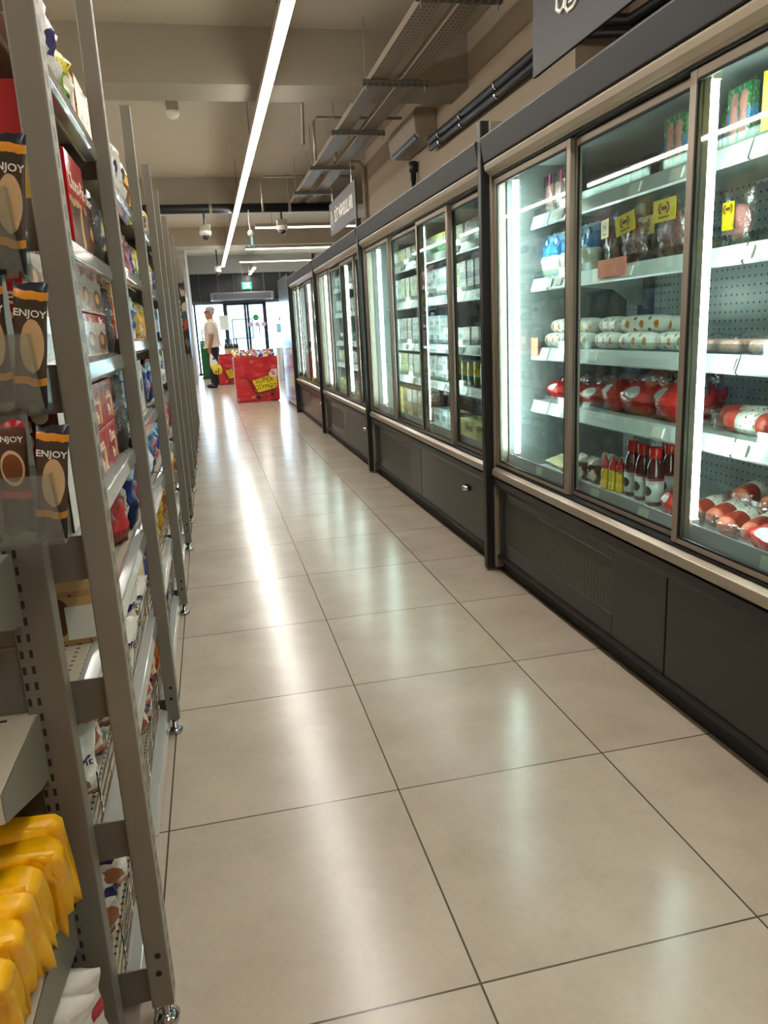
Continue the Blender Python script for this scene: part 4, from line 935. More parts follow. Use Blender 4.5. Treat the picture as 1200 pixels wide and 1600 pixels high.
# bottles
m_ketch = mat('ketchup red plastic', '#541416', .18, coat=.5); m_cap = mat('red plastic cap', '#d4231f', .3)
m_klab = pack('ketchup label', [(0, '#d8d8d2'), (.75, '#c8c4bc'), (.9, '#8a2a2a')], [(.5, .45, .3, .22, '#4a2a20')], .4, .02, crinkle=0)
v_ket = thing('ketchup_bottle', '', 'bottle')
MB().lathe([(.026, 0), (.030, .006), (.030, .10), (.027, .14), (.018, .165), (.018, .17)], 18).build('bottle', m_ketch, v_ket, smooth=True)
MB().lathe([(.0306, .015), (.0306, .098)], 18).build('label', m_klab, v_ket, smooth=True)
MB().lathe([(.021, .168), (.022, .172), (.022, .205), (.019, .209)], 18).build('cap', m_cap, v_ket, smooth=True)
v_mus = thing('mustard_bottle', '', 'bottle')
MB().lathe([(.017, 0), (.020, .005), (.019, .02), (.016, .035), (.019, .055), (.018, .07), (.012, .08)], 16).build('bottle', mat('mustard yellow plastic', '#e8c020', .25, coat=.4), v_mus, smooth=True)
MB().lathe([(.0135, .079), (.017, .082), (.017, .10), (.009, .112), (.004, .128), (.003, .13)], 16).build('cap', m_cap, v_mus, smooth=True)
MB().lathe([(.0195, .022), (.0175, .034)], 16).build('label', m_ylab, v_mus)
v_puds = proto_bag('pudding_pack', .10, .06, .11, pack('brown pudding blister', [(0, '#5a2f26'), (.5, '#6a3a30'), (.72, '#cfc4b8'), (.95, '#e2dacd')], [(.3, .35, .15, .22, '#d9c8a8'), (.72, .35, .15, .22, '#d9c8a8')], .25, .03, crinkle=.4), '', 'pack', seed=131)
v_ched = proto_bag('cheese_pack', .12, .03, .10, pack('blue topped cheese pack', [(0, '#d8cba0'), (.6, '#e6dcb8'), (.7, '#5aa6cf'), (.9, '#dfe9ee')], None, .25, .05, crinkle=.4), '', 'pack', seed=133)

# --- first cooler
Z = SH
for i, y in enumerate((3.16, 3.06, 2.965)):
    cp(v_pink, XC, y, Z[3]+.001, 'pink sausage pack with black label, top shelf, nearest cooler, %s' % ['farthest of three', 'middle of three', 'nearest of three'][i], dr=.1*(i-1))
cp(v_green, XC-.01, 2.245, Z[3]+.001, 'green leafy deli pack on the top shelf behind the second door', dr=.05)
cp(v_green, XC-.01, 1.95, Z[3]+.001, 'green leafy deli pack with sausages on the top shelf beside the second light tube', dr=-.05)
cp(v_green, XC+.10, 2.12, Z[3]+.001, 'green leafy deli pack standing back between its two neighbours')
t = thing('hanging_tag', 'yellow hanging price banner at the right edge above the top shelf', 'sign', (1.40, 1.70, 1.60))
wpart(t, 'banner', MB().box(1.398, 1.401, 1.60, 1.79, 1.58, 1.715), m_ylab)
wpart(t, 'clip', MB().box(1.39, 1.41, 1.64, 1.70, 1.715, 1.727), m_white)
for i, y in enumerate((3.18, 3.09, 3.0, 2.905, 2.81)):
    cp(v_blue, XC, y, Z[2]+.001, 'blue cheese stick pouch, second shelf, nearest cooler, %s from the end panel' % ORD[i], dr=.12*math.sin(i*2), rx=-.08)
cp(v_salami, XC, 2.63, Z[2]+.001, 'salami pack with yellow label, leftmost of three on the second shelf', dr=-.2, scale=(.8, 1, 1))
cp(v_salami, XC-.01, 2.455, Z[2]+.001, 'salami pack with tilted yellow label, middle of three on the second shelf', dr=.1, ry=-.16)
cp(v_salami, XC-.01, 2.245, Z[2]+.001, 'salami pack with big yellow label, rightmost of three on the second shelf', scale=(1.15, 1, 1.05))
cp(v_salami, XC+.12, 2.56, Z[2]+.001, 'salami pack standing behind the other three')
cp(v_ham, XC-.005, 1.945, Z[2]+.001, 'round ham pack with yellow label beside the second light tube', scale=(1.05, 1, 1.05))
cp(v_ham, XC+.02, 1.70, Z[2]+.001, 'round ham pack with yellow label at the right edge')
o = MB().box(1.395, 1.398, 2.41, 2.60, 1.285, 1.345).build('sale_tag', m_orange); tag(o, 'orange sale tag clipped under the salami packs', 'tag')
rn = random.Random(3)
for r in range(3):
    for i in range(5 if r < 2 else 4):
        y = 3.09-i*.215+(.03 if r == 1 else 0)
        if r == 1 and i == 4: continue
        w_ = 'white dotted sausage roll, %s on the third cooler shelf, %s from the end panel' % (['lower front', 'upper front', 'upper back'][r], ORD[i])
        place(v_roll, (XC+.005+[0, .035, .085][r]+.01*rn.random(), y, Z[1]+.001+[0, .056, .05][r]), RC+rn.uniform(-.12, .12)+(.3 if i > 2 and r else 0), w_, None, (1.0, .95, .95))
o = MB().box(1.396, 1.399, 3.12, 3.19, 1.0, 1.075).build('sale_tag', m_orange); tag(o, 'orange sale tag on the third shelf beside the end panel', 'tag')
m_pr = mat('pink wiener', '#d59a86', .35)
v_wien = thing('wiener_pack', '', 'pack')
for q in range(4): MB().lathe([(.004, -.06), (.012, -.05), (.014, 0), (.012, .05), (.004, .06)], 12, (0, -.03+.021*q, .016), 'x').build('wiener', m_pr, v_wien, smooth=True)
w2 = MB().pillow(.15, .045, .11, 15); w2.v = [(x, z-.055, y+.018) for x, y, z in w2.v]; w2.build('film_wrap', m_film, v_wien, smooth=True)
for i, y in enumerate((2.05, 1.93, 1.80, 1.66)):
    cp(v_wien, XC+.01, y, Z[1]+.001, 'flat pink wiener pack right of the second light tube, %s from it' % ORD[i], scale=(.8, 1, 1.3))
for i, (y, s, d) in enumerate(((3.14, .9, .1), (2.98, .95, -.2), (2.80, .95, .3), (2.64, 1.0, -.1), (2.47, 1.05, .25), (2.27, 1.1, -.15))):
    cp(v_bird, XC+.06, y, Z[0]+.001, 'red poultry bag on the fourth shelf of the nearest cooler, %s from the end panel' % ORD[i], dr=d, scale=(s*.78, s, s*(1.1 if i > 2 else .9)))
for i, y in enumerate((2.58, 2.38)):
    cp(v_bird, XC+.2, y, Z[0]+.001, 'red poultry bag in the back row of the fourth shelf, %s one' % ['left', 'right'][i], scale=(.9, .9, 1.3))
cp(v_log, 1.50, 1.87, Z[0]+.001, 'thick smoked sausage lying along the fourth shelf beside the second light tube', dr=PI/2+PI, scale=(1, .9, 1))
cp(v_log, 1.50, 1.63, Z[0]+.001, 'thick smoked sausage at the right edge of the fourth shelf', dr=PI/2+PI)
cp(v_log, 1.60, 1.98, Z[0]+.001, 'smoked sausage at the back of the fourth shelf', dr=PI/2+PI+.3)
# deck goods
for i, (x, y) in enumerate(((1.46, 3.12), (1.45, 3.02), (1.46, 2.93))):
    place(v_ched, (x, y, DECK+.022), RC, 'flat cheese pack with blue top lying on the cooler floor, %s from the end panel' % ORD[i], None, None, rx=-1.35)
for i, (x, y) in enumerate(((1.47, 2.82), (1.475, 2.735), (1.56, 2.78))):
    cp(v_puds, x, y, DECK+.001, 'brown pudding pack on the cooler floor, %s' % ['left one in front', 'right one in front', 'one behind'][i], dr=.15*(i-1), scale=(.85, 1, .95))
for i, (x, y) in enumerate(((1.462, 2.632), (1.468, 2.585), (1.474, 2.540))):
    cp(v_mus, x, y, DECK+.001, 'small yellow mustard bottle with red cap, %s of three' % ['left', 'middle', 'right'][i])
cp(v_mus, 1.51, 2.555, DECK+.001, 'small yellow mustard bottle standing behind the front three')
for i, (x, y) in enumerate(((1.49, 2.485), (1.485, 2.405), (1.475, 2.315), (1.57, 2.37), (1.575, 2.285), (1.62, 2.47))):
    cp(v_ket, x, y, DECK+.001, 'dark red ketchup bottle with red cap, %s' % ['front row left', 'front row middle', 'front row right', 'back row middle', 'back row right', 'back row left'][i], scale=(1, 1, .98))
cp(v_bird, 1.47, 2.19, DECK+.001, 'small red poultry bag beside the ketchup bottles', scale=(.4, .5, .7))
for i in range(6):
    place(v_log, (1.56+.012*math.sin(i*2), 2.10-i*.088, DECK+.001+.004*(i % 2)), RC+.45+.08*math.sin(i*3), 'red smoked sausage with white band on the cooler floor, %s in the row' % ORD[i], None, (1.05, 1.25, 1.05))
for i in range(3):
    place(v_log, (1.70, 2.08-i*.13, DECK+.045), RC+.5, 'red smoked sausage lying behind the front row on the cooler floor, %s one' % ORD[i], None, (1, 1.2, 1))
cp(v_bird, 1.45, 1.66, DECK+.001, 'crumpled red and white poultry bag at the right edge of the cooler floor', scale=(.8, .8, .9))

# --- dairy coolers: cartons in stacked rows
def mcart(nm, bands, blob=None, fine=None): return pack(nm, bands, blob, .35, .03, crinkle=.05, fine=fine)
CT = {
 'white milk': (mcart('white milk carton', [(0, '#cdd3cf'), (.3, '#e3e6e1'), (.8, '#c3cfd0')], [(.5, .5, .3, .16, '#7f9aa8')], ('#8aa0a6', 11, .60)), '#d8dcd8'),
 'lime green': (mcart('lime milk carton', [(0, '#d4dc6a'), (.5, '#c3d33c'), (.85, '#e0e4b0')], [(.5, .4, .28, .2, '#8fae2a')]), '#c9d85a'),
 'pale yellow': (mcart('pale yellow butter carton', [(0, '#e3d689'), (.5, '#eee3a5'), (.8, '#d8c75c')], [(.5, .5, .32, .2, '#c9a638')], ('#9a7a2a', 12, .62)), '#e2d68a'),
 'blue and white': (mcart('blue printed carton', [(0, '#a9bfd8'), (.3, '#dbe4ec'), (.85, '#8faccc')], None, ('#5a86b8', 12, .52)), '#c4d0dc'),
 'grey and white': (mcart('grey printed carton', [(0, '#b5bcbb'), (.3, '#dfe1dd'), (.85, '#a7b0b0')], None, ('#5d6f78', 12, .56)), '#cfd3d0'),
 'green and white': (mcart('green printed carton', [(0, '#3f9a5a'), (.35, '#5fae5a'), (.5, '#d9e4c8'), (.8, '#e3d879')], None, ('#2f7a44', 10, .62)), '#cfdcae'),
 'brown and cream': (mcart('brown printed carton', [(0, '#8a5a40'), (.4, '#c9a88a'), (.8, '#e0d2b8')], None, ('#6a3f2a', 10, .56)), '#b9977a'),
 'pink and white': (mcart('pink printed carton', [(0, '#d9a9a0'), (.4, '#e9ded6'), (.8, '#d8c0b4')], None, ('#b0584a', 12, .62)), '#dfcfc6'),
}
CP = {}
for k, (m, sd) in CT.items():
    CP[k] = proto_box('milk_carton' if 'milk' in k or 'lime' in k else 'dairy_carton', .10, .10, .095, m, m, '', 'carton')
v_can = thing('tin_can', '', 'can')
MB().lathe([(.040, 0), (.042, .003), (.042, .137), (.040, .14)], 20).build('can', m_chromed, v_can, smooth=True)
MB().lathe([(.0425, .006), (.0425, .134)], 20).build('label', pack('yellow and green can label', [(0, '#5a6a34'), (.22, '#2f8a4a'), (.42, '#f0d020'), (.9, '#f3dc55')], [(.5, .66, .2, .07, '#b8862a')], .3, .01, crinkle=0), v_can, smooth=True)
v_beno = proto_box('butter_box', .32, .14, .11, mcart('yellow butter box', [(0, '#e0d068'), (.5, '#ead978'), (.9, '#d8c450')], None, None), mat('pale yellow card', '#e3d88c', .5), '', 'box', 'Beno', m_dbrown, .065, .6, sx=.9)
v_tub = thing('yoghurt_tub', '', 'tub')
MB().lathe([(.034, 0), (.042, .075), (.044, .078), (.044, .084), (.0, .086)], 18).build('tub', CT['white milk'][0], v_tub, smooth=True)
def fill(unit, ya, yb, shelf, zname, seq, rows, w=.105, h=.096, x=1.478, dep=0):
    n = int((yb-ya)/w)
    for i in range(n):
        y = yb-(i+.5)*w
        nm = seq[i % len(seq)]
        if nm is None: continue
        for r in range(rows):
            if nm == 'tub': p = v_tub; hh = .087; dsc = 'white yoghurt tub'
            else: p = CP[nm]; hh = .096; dsc = nm+' carton'
            sc = (w*.965/.10, 1, h/.096)
            cp(p, x+.004*((i*7+r*3) % 3), y, shelf+.001+r*hh*(h/.096), '%s, %s cooler, %s, %s layer, %s from far end' % (dsc, unit, zname, ['lowest', 'second', 'third'][r], ORD[i % 24]), scale=sc)
zn = ['fourth shelf', 'third shelf', 'second shelf', 'top shelf', 'cooler floor']
a, b = P1+.05, P2-.05
fill('second', a, b, Z[3], zn[3], ['brown and cream', 'grey and white', 'pale yellow', 'pale yellow', 'pale yellow', 'lime green', 'brown and cream', 'brown and cream', 'grey and white', 'green and white', 'green and white', 'green and white', 'green and white', 'pale yellow'], 1, w=.125, h=.11)
fill('second', a, b, Z[2], zn[2], ['grey and white', 'white milk', 'grey and white', 'lime green', 'pale yellow', 'lime green', 'pale yellow', 'pale yellow', 'white milk', 'grey and white', 'white milk', 'grey and white', 'grey and white', 'white milk', 'lime green', 'grey and white', 'grey and white', 'grey and white'], 2, w=.112, h=.082)
fill('second', a+1.3, b, Z[1], zn[1], ['white milk', 'white milk', 'grey and white', 'brown and cream', 'brown and cream', 'white milk', 'white milk', 'white milk', 'white milk', 'white milk', 'white milk'], 2, w=.115, h=.088)
fill('second', a, a+1.28, Z[1], zn[1]+' near end', ['white milk', 'white milk', 'white milk', 'pink and white', 'pink and white', 'blue and white', 'blue and white', 'pale yellow', 'blue and white'], 1, w=.125, h=.10)
fill('second', a+1.15, b, Z[0], zn[0], ['white milk', 'white milk', 'pale yellow', 'lime green', 'pale yellow', 'pale yellow', 'lime green', 'white milk', 'grey and white', 'white milk', 'grey and white'], 2, w=.115, h=.078)
for i in range(10):
    cp(v_can, XC-.01, 4.34-i*.107, Z[0]+.001, 'yellow and green tin can in the second cooler, %s from the middle door frame' % ORD[i])
for i, (x, y, d) in enumerate(((1.47, 4.12, .0), (1.455, 3.75, .15), (1.60, 4.05, -.1), (1.60, 3.6, .1))):
    cp(v_beno, x+.02, y, DECK+.001, 'pale yellow butter box with brown lettering on the floor of the second cooler, %s' % ['front left', 'front right', 'back left', 'back right'][i], dr=d, scale=(.95, 1, 1))
fill('second', 4.95, b, DECK, zn[4], ['pale yellow', 'pale yellow', 'brown and cream', 'pale yellow', 'brown and cream', 'pale yellow', 'brown and cream'], 2, w=.13, h=.10)
fill('second', 4.4, 4.85, DECK, zn[4]+' middle', ['white milk', 'white milk', 'grey and white'], 1, w=.14, h=.12)
a, b = P2+.05, P3-.05
S3 = [['grey and white', 'white milk', 'brown and cream', 'blue and white'], ['white milk', 'blue and white', 'white milk', 'grey and white'], ['tub', 'tub', 'white milk', 'tub', 'blue and white'], ['grey and white', 'pale yellow', 'pink and white', 'white milk'], ['lime green', 'green and white', 'white milk', 'pink and white']]
for k, (z, nm, rows) in enumerate(((Z[3], zn[3], 1), (Z[2], zn[2], 1), (Z[1], zn[1], 1), (Z[0], zn[0], 1), (DECK, zn[4], 1))):
    fill('third', a, b, z, nm, S3[k], rows, w=.155, h=.13 if k != 2 else .096)
a, b = P3+.05, P4-.05
for k, (z, nm, rows) in enumerate(((Z[3], zn[3], 1), (Z[2], zn[2], 1), (Z[1], zn[1], 1), (Z[0], zn[0], 1), (DECK, zn[4], 1))):
    fill('farthest', a, b, z, nm, S3[(k+2) % 5], rows, w=.19, h=.13 if k != 0 else .096)

# ================================================================== promotion bins
m_pr = mat('glossy red banner vinyl', '#c9252b', .3, bump=.15, bscale=4, coat=.3); m_py = mat('yellow cart print', '#f1d21c', .4); m_pblk = mat('black cart print', '#2a1a1a', .5)
def front_art(t, x0, x1, y, z1):
    """shopping cart with SUPER QİYMƏT on the front face, in local metres around the root"""
    w = x1-x0; cx = 0
    s = w/.72
    def L(px, pz): return (px*s, pz*s)
    cart = [L(-.08, .36), L(.33, .46), L(.33, .25), L(.30, .22), L(.02, .16), L(-.04, .19)]
    MB().prism(cart, 'y', y-.004, y-.002).build('cart_print', m_py, t)
    mb = MB()
    for pts, r in (([(-.27, .42), (-.20, .42), (-.17, .40), (-.12, .32), (-.07, .18), (-.03, .145), (.30, .19)], .007), ([(-.10, .375), (-.02, .18)], .006), ([(-.05, .065), (.25, .10)], .005), ([(.15, .085), (.27, .115)], .006)):
        P_ = [(a*s, y-.005, b*s) for a, b in pts]; mb.tube(P_, r*s, 6)
    for a, b in ((.0, .075), (.235, .115)): mb.lathe([(.001, y-.010), (.032*s, y-.008), (.032*s, y-.003)], 16, (a*s, 0, b*s), 'y')
    mb.build('cart_outline', m_pblk, t)
    MB().prism([L(-.11, .10), L(-.04, .11), L(-.04, .095), L(-.11, .085)], 'y', y-.006, y-.003).prism([L(-.11, .075), L(-.05, .085), L(-.05, .065), L(-.11, .06)], 'y', y-.006, y-.003).build('speed_lines', m_orange, t)
    text('SUPER', .125*s, m_pblk, t, (.12*s, y-.005, .355*s), (PI/2, -.06, 0), bold=.0, sx=.92)
    text('QİYMƏT', .112*s, m_pblk, t, (.13*s, y-.005, .245*s), (PI/2, -.06, 0), bold=.0, sx=.86)
    MB().prism([L(.20, .46), L(.25, .53), L(.33, .54), L(.345, .52), L(.34, .41), L(.24, .40)], 'y', y-.007, y-.0045).build('percent_tag', m_white, t)
    text('%', .11*s, m_pr, t, (.275*s, y-.008, .468*s), (PI/2, -.06, 0), bold=.02)
def bin_(label, x0, x1, y0, y1, h, s=1):
    t = thing('promotion_bin', label, 'bin', ((x0+x1)/2, y0, 0))
    b = MB()
    n = 14
    def fp(u, v):
        return (x0+(x1-x0)*u+.006*math.sin(9*v), y0+.010*math.sin(14*u+3*v)*(1-.3*v)+.006*math.sin(25*v+7*u), .012+(h-.012)*v+.006*math.sin(8*u))
    vs = [fp(i/n, j/n) for j in range(n+1) for i in range(n+1)]
    fs = [(j*(n+1)+i, j*(n+1)+i+1, (j+1)*(n+1)+i+1, (j+1)*(n+1)+i) for j in range(n) for i in range(n)]
    b.add(vs, fs)
    b.box(x0+.003, x1-.003, y0+.02, y0+.03, .012, h-.005)
    wpart(t, 'front_banner', b, m_pr)
    wpart(t, 'side_banner', MB().box(x0, x0+.008, y0+.03, y1, .02, h-.01).box(x1-.008, x1, y0+.03, y1, .02, h-.01).box(x0, x1, y1, y1+.008, .02, h-.01), mat('lilac patterned vinyl', '#b9a3bd', .35) if 'lilac patterned vinyl' not in bpy.data.materials else bpy.data.materials['lilac patterned vinyl'])
    wpart(t, 'base', MB().box(x0+.02, x1-.02, y0+.05, y1-.02, 0, .05), m_black)
    wpart(t, 'tray', MB().box(x0+.01, x1-.01, y0+.03, y1-.01, h-.12, h-.09), m_white)
    front_art(t, x0, x1, -.014, h)
    return t
bin_('red SUPER price promotion bin heaped with snacks in the middle of the aisle', .42, 1.155, 13.4, 14.15, .765)
bin_('red SUPER price promotion bin partly hidden behind the man', .12, .78, 18.65, 19.3, .72)
bin_('red SUPER price promotion bin at the right beside the mirror-like cabinet', 1.78, 2.5, 18.9, 19.6, .80)
rn = random.Random(11)
k = 0
order = list(names)
for j in range(4):
    for i in range(7):
        nm = order[(i*3+j*5) % len(order)]
        p = bags[nm][1]
        place(p, (.50+i*.095+rn.uniform(-.015, .015), 13.50+j*.15, .755+.02*j+rn.uniform(0, .015)), rn.uniform(-.5, .5), '%s pouch on the middle bin, %s row, %s from left' % (nm, ['front', 'second', 'third', 'back'][j], ORD[i]), None, (1, .9, .75), rx=rn.uniform(-1.3, -.9))
# wine bottles on the bin behind the man
v_wine = thing('wine_bottle', '', 'bottle')
MB().lathe([(.036, 0), (.038, .005), (.038, .19), (.030, .22), (.014, .245), (.013, .30), (.015, .305), (.015, .315)], 16).build('bottle', mat('dark green bottle glass', '#1c2a1c', .08, coat=.5), v_wine, smooth=True)
MB().lathe([(.0385, .06), (.0385, .16)], 16).build('label', pack('wine label', [(0, '#d9cfae'), (.7, '#c9b98a'), (.9, '#4a6a34')], None, .5, 0, crinkle=0), v_wine)
MB().lathe([(.0155, .25), (.0155, .32), (.01, .322)], 14).build('capsule', m_black, v_wine)
for i, (x, y) in enumerate(((.44, 18.8), (.57, 18.8), (.70, 18.82), (.51, 18.95), (.64, 18.95))):
    place(v_wine, (x, y, .63), 0, 'dark wine bottle on the promotion bin behind the man, %s' % ['left in front', 'middle in front', 'right in front', 'left behind', 'right behind'][i], scale=(1.1, 1.1, 1.35))
# rolled goods standing in the right-hand bin
v_umb = thing('wrapping_roll', '', 'roll')
MB().lathe([(.028, 0), (.030, .01), (.030, .44), (.024, .46), (.006, .475)], 12).build('roll', pack('cream and red striped roll', [(0, '#e3d6b8'), (.3, '#b5423a'), (.36, '#e8dcc0'), (.7, '#2f2a2a'), (.74, '#e8dcc0'), (.92, '#c9a65a')], None, .5, .02, crinkle=.1), v_umb, smooth=True)
for j in range(2):
    for i in range(9):
        place(v_umb, (1.84+i*.073, 18.99+j*.12, .705), i, 'cream striped roll standing in the right promotion bin, %s row, %s from the left' % (['front', 'back'][j], ORD[i]), rx=.05*math.sin(i))
v_mag = proto_box('white_packet', .06, .10, .36, pack('white and pink packet', [(0, '#b9a0c8'), (.4, '#e6dfe6'), (.8, '#d8c4cf')], None, .4, .1, crinkle=.1, fine=('#a8466a', 9, .6)), m_white, '', 'packet')
for i in range(4): place(v_mag, (1.70, 18.98+i*.13, .0), -PI/2, 'tall white and pink packet standing left of the right promotion bin, %s from the front' % ORD[i], None, (1, .9, 2.2))

# green baskets with a trolley handle
m_bk = mat('green basket plastic', '#1f7a38', .4)
v_bas = thing('shopping_basket', '', 'basket')
bm = MB(); W2, D2, HB = .20, .145, .058
for (x0, x1, y0, y1) in ((-W2, W2, -D2, -D2+.006), (-W2, W2, D2-.006, D2), (-W2, -W2+.006, -D2, D2), (W2-.006, W2, -D2, D2)): bm.box(x0, x1, y0, y1, 0, HB)
bm.box(-W2, W2, -D2, D2, 0, .004); bm.box(-W2-.01, W2+.01, -D2-.01, -D2, HB-.012, HB).box(-W2-.01, W2+.01, D2, D2+.01, HB-.012, HB).box(-W2-.01, -W2, -D2, D2, HB-.012, HB).box(W2, W2+.01, -D2, D2, HB-.012, HB)
bm.build('basket', m_bk, v_bas)
hb = MB()
for q in range(9): hb.box(-.18+.042*q, -.18+.042*q+.02, -D2-.002, -D2+.001, .015, .036)
hb.build('lattice', mat('dark green gap', '#123f20', .7), v_bas)
for i in range(16): place(v_bas, (.02, 22, .04+i*.062), 0, 'green shopping basket in the stack behind the man, %s from the floor' % ORD[i])
t = thing('basket_rack', 'black ladder-shaped handle rack behind the green shopping baskets', 'rack', (.02, 22.2, 0))
mb = MB()
for x in (-.10, .14): mb.tube([(x, 22.2, 0), (x, 22.2, 1.34), (x+(.03 if x < 0 else -.03), 22.2, 1.40)], .014, 8)
wpart(t, 'frame', mb, m_black)
for q in range(5): wpart(t, 'rung', MB().tube([(-.10, 22.2, 1.08+q*.075), (.14, 22.2, 1.08+q*.075)], .013, 8), m_black)
wpart(t, 'base', MB().box(-.2, .24, 21.8, 22.22, 0, .035), m_black)

# ================================================================== the man
m_skin = mat('skin', '#9c6d54', .5); m_shirt = mat('cream polo cotton', '#cbbfae', .85, bump=.3, bscale=25); m_trs = mat('black trousers', '#15161b', .8, bump=.2, bscale=20)
m_hair = mat('grey hair', '#a39d95', .8, bump=.6, bscale=120); m_shoe = mat('black leather', '#0f0f10', .35)
def skin(name, nodes, edges, m, parent, sub=2, root=None):
    ks = list(nodes); me = bpy.data.meshes.new(name)
    gain = 1.0
    me.from_pydata([nodes[k][:3] for k in ks], [(ks.index(a), ks.index(b)) for a, b in edges], []); me.update()
    o = bpy.data.objects.new(name, me); COL.objects.link(o); o.parent = parent; me.materials.append(m)
    md = o.modifiers.new('skin', 'SKIN'); md.use_smooth_shade = True
    for i, k in enumerate(ks):
        r = nodes[k][3]; rr = r if isinstance(r, tuple) else (r, r)
        me.skin_vertices[0].data[i].radius = rr; me.skin_vertices[0].data[i].use_root = (k == (root or ks[0]))
    s = o.modifiers.new('sub', 'SUBSURF'); s.levels = sub; s.render_levels = sub
    return o
man = thing('person', 'person in a cream polo and black trousers with dark glasses, carrying a plastic bag', 'person', (.13, 17.9, 0), -PI/2-.22)
nd = {'pel': (0, 0, .95, (.13, .10)), 'waist': (0, -.01, 1.08, (.13, .105)), 'chest': (0, .0, 1.30, (.145, .11)), 'neckb': (0, .01, 1.45, (.08, .07)), 'neck': (0, -.005, 1.50, .066), 'head0': (0, -.02, 1.585, (.078, .09)), 'head1': (0, -.015, 1.665, (.088, .108)), 'head2': (0, -.005, 1.73, (.070, .085)),
      'nose': (0, -.125, 1.635, .020), 'chin': (0, -.095, 1.56, .038)}
ed = [('pel', 'waist'), ('waist', 'chest'), ('chest', 'neckb'), ('neckb', 'neck'), ('neck', 'head0'), ('head0', 'head1'), ('head1', 'head2'), ('head0', 'chin'), ('head1', 'nose')]
for s, sx in (('L', 1), ('R', -1)):
    nd['sh'+s] = (sx*.17, .015, 1.40, .065); nd['el'+s] = (sx*.225, .04, 1.13, .054); nd['wr'+s] = (sx*.22, -.02 if sx > 0 else -.14, .91 if sx > 0 else .95, .037)
    nd['pa'+s] = (sx*.215, nd['wr'+s][1]-.015, nd['wr'+s][2]-.075, (.028, .044))
    ed += [('chest', 'sh'+s), ('sh'+s, 'el'+s), ('el'+s, 'wr'+s), ('wr'+s, 'pa'+s)]
    px, py, pz = nd['pa'+s][:3]
    for q, (dy, ln) in enumerate(((-.030, .036), (-.010, .042), (.010, .040), (.028, .032))):
        a_, b_ = 'f%d%s' % (q, s), 'g%d%s' % (q, s)
        nd[a_] = (px+sx*.004, py+dy, pz-.030-ln*.5, .0085); nd[b_] = (px-sx*.022, py+dy, pz-.038-ln*.7, .0075)
        ed += [('pa'+s, a_), (a_, b_)]
    nd['th'+s] = (px-sx*.012, py-.042, pz-.004, .010); nd['tj'+s] = (px-sx*.022, py-.046, pz-.036, .0085); ed += [('pa'+s, 'th'+s), ('th'+s, 'tj'+s)]
    fy = -.02 if sx > 0 else -.10
    nd['hip'+s] = (sx*.085, 0, .88, .085); nd['kn'+s] = (sx*.085, fy*.6-.01, .50, .058); nd['an'+s] = (sx*.08, fy+.05, .10, .040); nd['to'+s] = (sx*.085, fy-.08, .035, .034)
    ed += [('pel', 'hip'+s), ('hip'+s, 'kn'+s), ('kn'+s, 'an'+s), ('an'+s, 'to'+s)]
skin('body', nd, ed, m_skin, man, 2)
sh = {'a': (0, -.005, .91, (.19, .16)), 'b': (0, -.02, 1.08, (.19, .180)), 'c': (0, .0, 1.28, (.205, .165)), 'd': (0, .012, 1.41, (.15, .125)), 'e': (0, .008, 1.49, (.075, .072))}
se = [('a', 'b'), ('b', 'c'), ('c', 'd'), ('d', 'e')]
for s, sx in (('L', 1), ('R', -1)):
    sh['s'+s] = (sx*.165, .015, 1.40, .09); sh['m'+s] = (sx*.205, .028, 1.27, .088); sh['u'+s] = (sx*.222, .038, 1.16, .084); se += [('d', 's'+s), ('s'+s, 'm'+s), ('m'+s, 'u'+s)]
skin('polo_shirt', sh, se, m_shirt, man, 2, 'b')
MB().lathe([(.072, 1.46), (.074, 1.48), (.068, 1.515), (.062, 1.517)], 18, (0, .0, 0)).build('collar', m_shirt, man, smooth=True)
tr = {'w': (0, 0, 1.0, (.175, .15)), 'p': (0, .008, .90, (.175, .155))}
te = [('w', 'p')]
for s, sx in (('L', 1), ('R', -1)):
    fy = -.02 if sx > 0 else -.10
    tr['h'+s] = (sx*.09, .005, .78, .122); tr['k'+s] = (sx*.09, fy*.6-.01, .48, .100); tr['a'+s] = (sx*.085, fy+.045, .035, (.080, .084)); te += [('p', 'h'+s), ('h'+s, 'k'+s), ('k'+s, 'a'+s)]
skin('trousers', tr, te, m_trs, man, 2, 'p')
for s, sx in (('L', 1), ('R', -1)):
    fy = -.02 if sx > 0 else -.10
    skin('shoe', {'h': (sx*.08, fy+.07, .045, (.048, .055)), 'm': (sx*.083, fy-.04, .040, (.052, .045)), 't': (sx*.088, fy-.145, .032, (.046, .034))}, [('h', 'm'), ('m', 't')], m_shoe, man, 2)
hr = lump(40, .084, .104, .060); hr.v = [(x, y+.010, z+1.685) for x, y, z in hr.v]; hr.build('hair', m_hair, man, smooth=True)
hb2 = lump(41, .080, .05, .075); hb2.v = [(x, y+.050, z+1.61) for x, y, z in hb2.v]; hb2.build('hair', m_hair, man, smooth=True)
for sx in (-1, 1):
    MB().lathe([(.006, -.006), (.020, -.002), (.018, .006), (.004, .008)], 10, (sx*.080, -.005, 1.665), 'x').build('ear', m_skin, man, smooth=True)
MB().box(-.066, -.008, -.112, -.104, 1.655, 1.69).box(.008, .066, -.112, -.104, 1.655, 1.69).box(-.01, .01, -.112, -.106, 1.675, 1.684).box(.066, .082, -.110, -.01, 1.675, 1.684).box(-.082, -.066, -.110, -.01, 1.675, 1.684).build('sunglasses', m_black, man, bevel=.003)
MB().box(-.022, .022, -.115, -.104, 1.598, 1.604).build('mouth', mat('lips', '#7d4f42', .5), man)
MB().lathe([(.034, -.012), (.036, 0), (.034, .012)], 14, (.22, -.018, .93)).build('wristwatch', m_black, man)
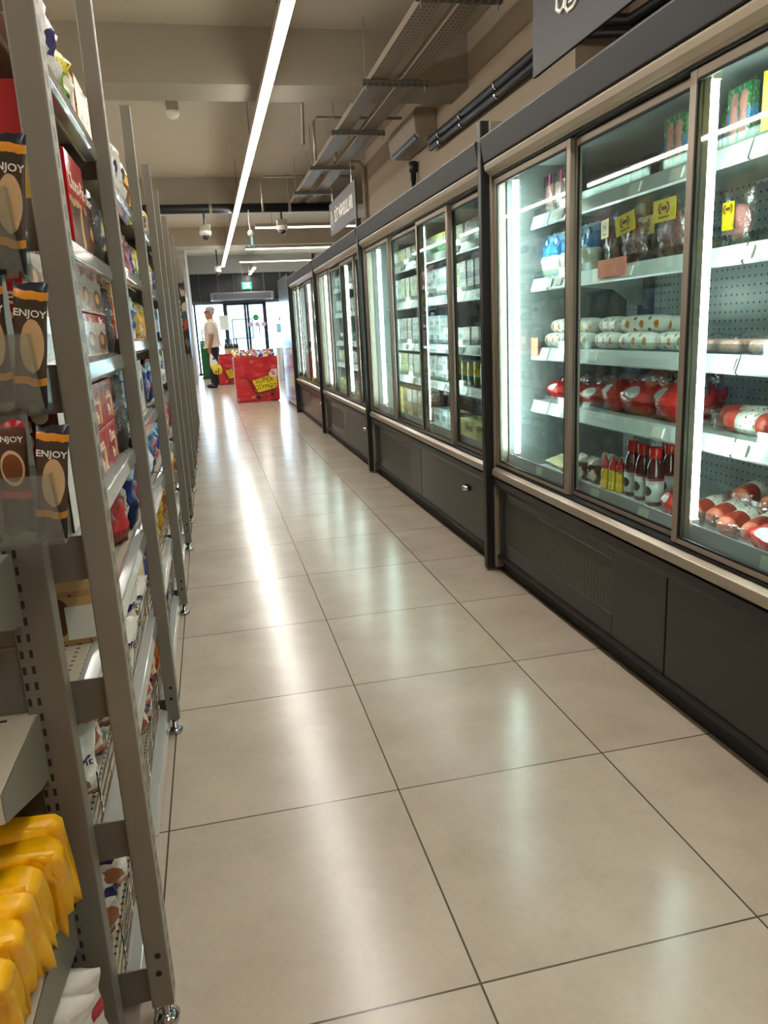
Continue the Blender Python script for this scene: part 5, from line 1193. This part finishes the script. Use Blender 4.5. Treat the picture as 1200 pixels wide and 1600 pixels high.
# plastic bag in his left hand
hp = (Matrix.Translation((.13, 17.9, 0)) @ Matrix.Rotation(-PI/2-.22, 4, 'Z')) @ Vector((.20, -.035, .81))
t = thing('carrier_bag', 'white and yellow plastic carrier bag hanging from the man\'s hand', 'bag', (hp.x, hp.y, .30))
n_, m_ = 14, 10; vs = []; fs = []
for j in range(m_+1):
    v = j/m_
    for i in range(n_):
        a = 2*PI*i/n_
        prof = [(.02, 0), (.10, .02), (.125, .10), (.12, .18), (.095, .26), (.07, .33), (.05, .38), (.035, .42), (.025, .45), (.018, .48), (.012, .51)][j]
        r = prof[0]*(1+.14*math.sin(3*a+7*v)+.08*math.sin(6*a))
        vs.append((.80*r*math.cos(a)*1.15+.13*(1-prof[1]/.51)*1.0, r*math.sin(a)*.6-.06*(1-prof[1]/.51), prof[1]))
for j in range(m_):
    for i in range(n_): fs.append((j*n_+i, j*n_+(i+1) % n_, (j+1)*n_+(i+1) % n_, (j+1)*n_+i))
bagm = pack('printed carrier film', [(0, '#d8c23a'), (.12, '#e3cf3c'), (.42, '#ddd6c8'), (.5, '#d9d3c9')], None, .35, .06, crinkle=.5, fine=('#2b2a26', 5, .62))
MB().add(vs, fs).build('bag_film', bagm, t, smooth=True)
MB().tube([(.0, 0, .50), (.004, 0, .53)], .014, 8).build('handle', m_white, t)
# unplaced prototypes are removed
for ob in list(bpy.data.objects):
    if ob.parent is None and ob.get('label') == '' :
        for ch in list(ob.children_recursive): bpy.data.objects.remove(ch, do_unlink=True)
        bpy.data.objects.remove(ob, do_unlink=True)

# groups for the repeats
PL = {'box': 'boxes'}
def zone(o):
    x, y, z = o.location
    if x < -.1 and y < 1.13: return 'on the end shelf unit'
    if x < -.1 and y < 12: 
        b = max(i for i in range(len(YS)) if YS[i] <= y+.001)
        return 'in the %s left rack bay' % nthw[min(b, len(nthw)-1)]
    if 1.3 < x < 1.9 and y < 11.2 and z < 1.9: return 'in the %s cooler' % ['nearest', 'second', 'third', 'farthest'][sum(y > q for q in (P1, P2, P3))]
    if y > 12: return 'near the entrance'
    return 'along the aisle'
G = {}
for o in bpy.data.objects:
    if o.parent is None and o.get('label'):
        base = o.name.split('.')[0]; G.setdefault((base, zone(o)), []).append(o)
for (base, zn_), os_ in G.items():
    if len(os_) > 1:
        w = base.replace('_', ' '); w = w+('es' if w.endswith(('x', 'ch')) else 's')
        for o in os_: o['group'] = w+' '+zn_
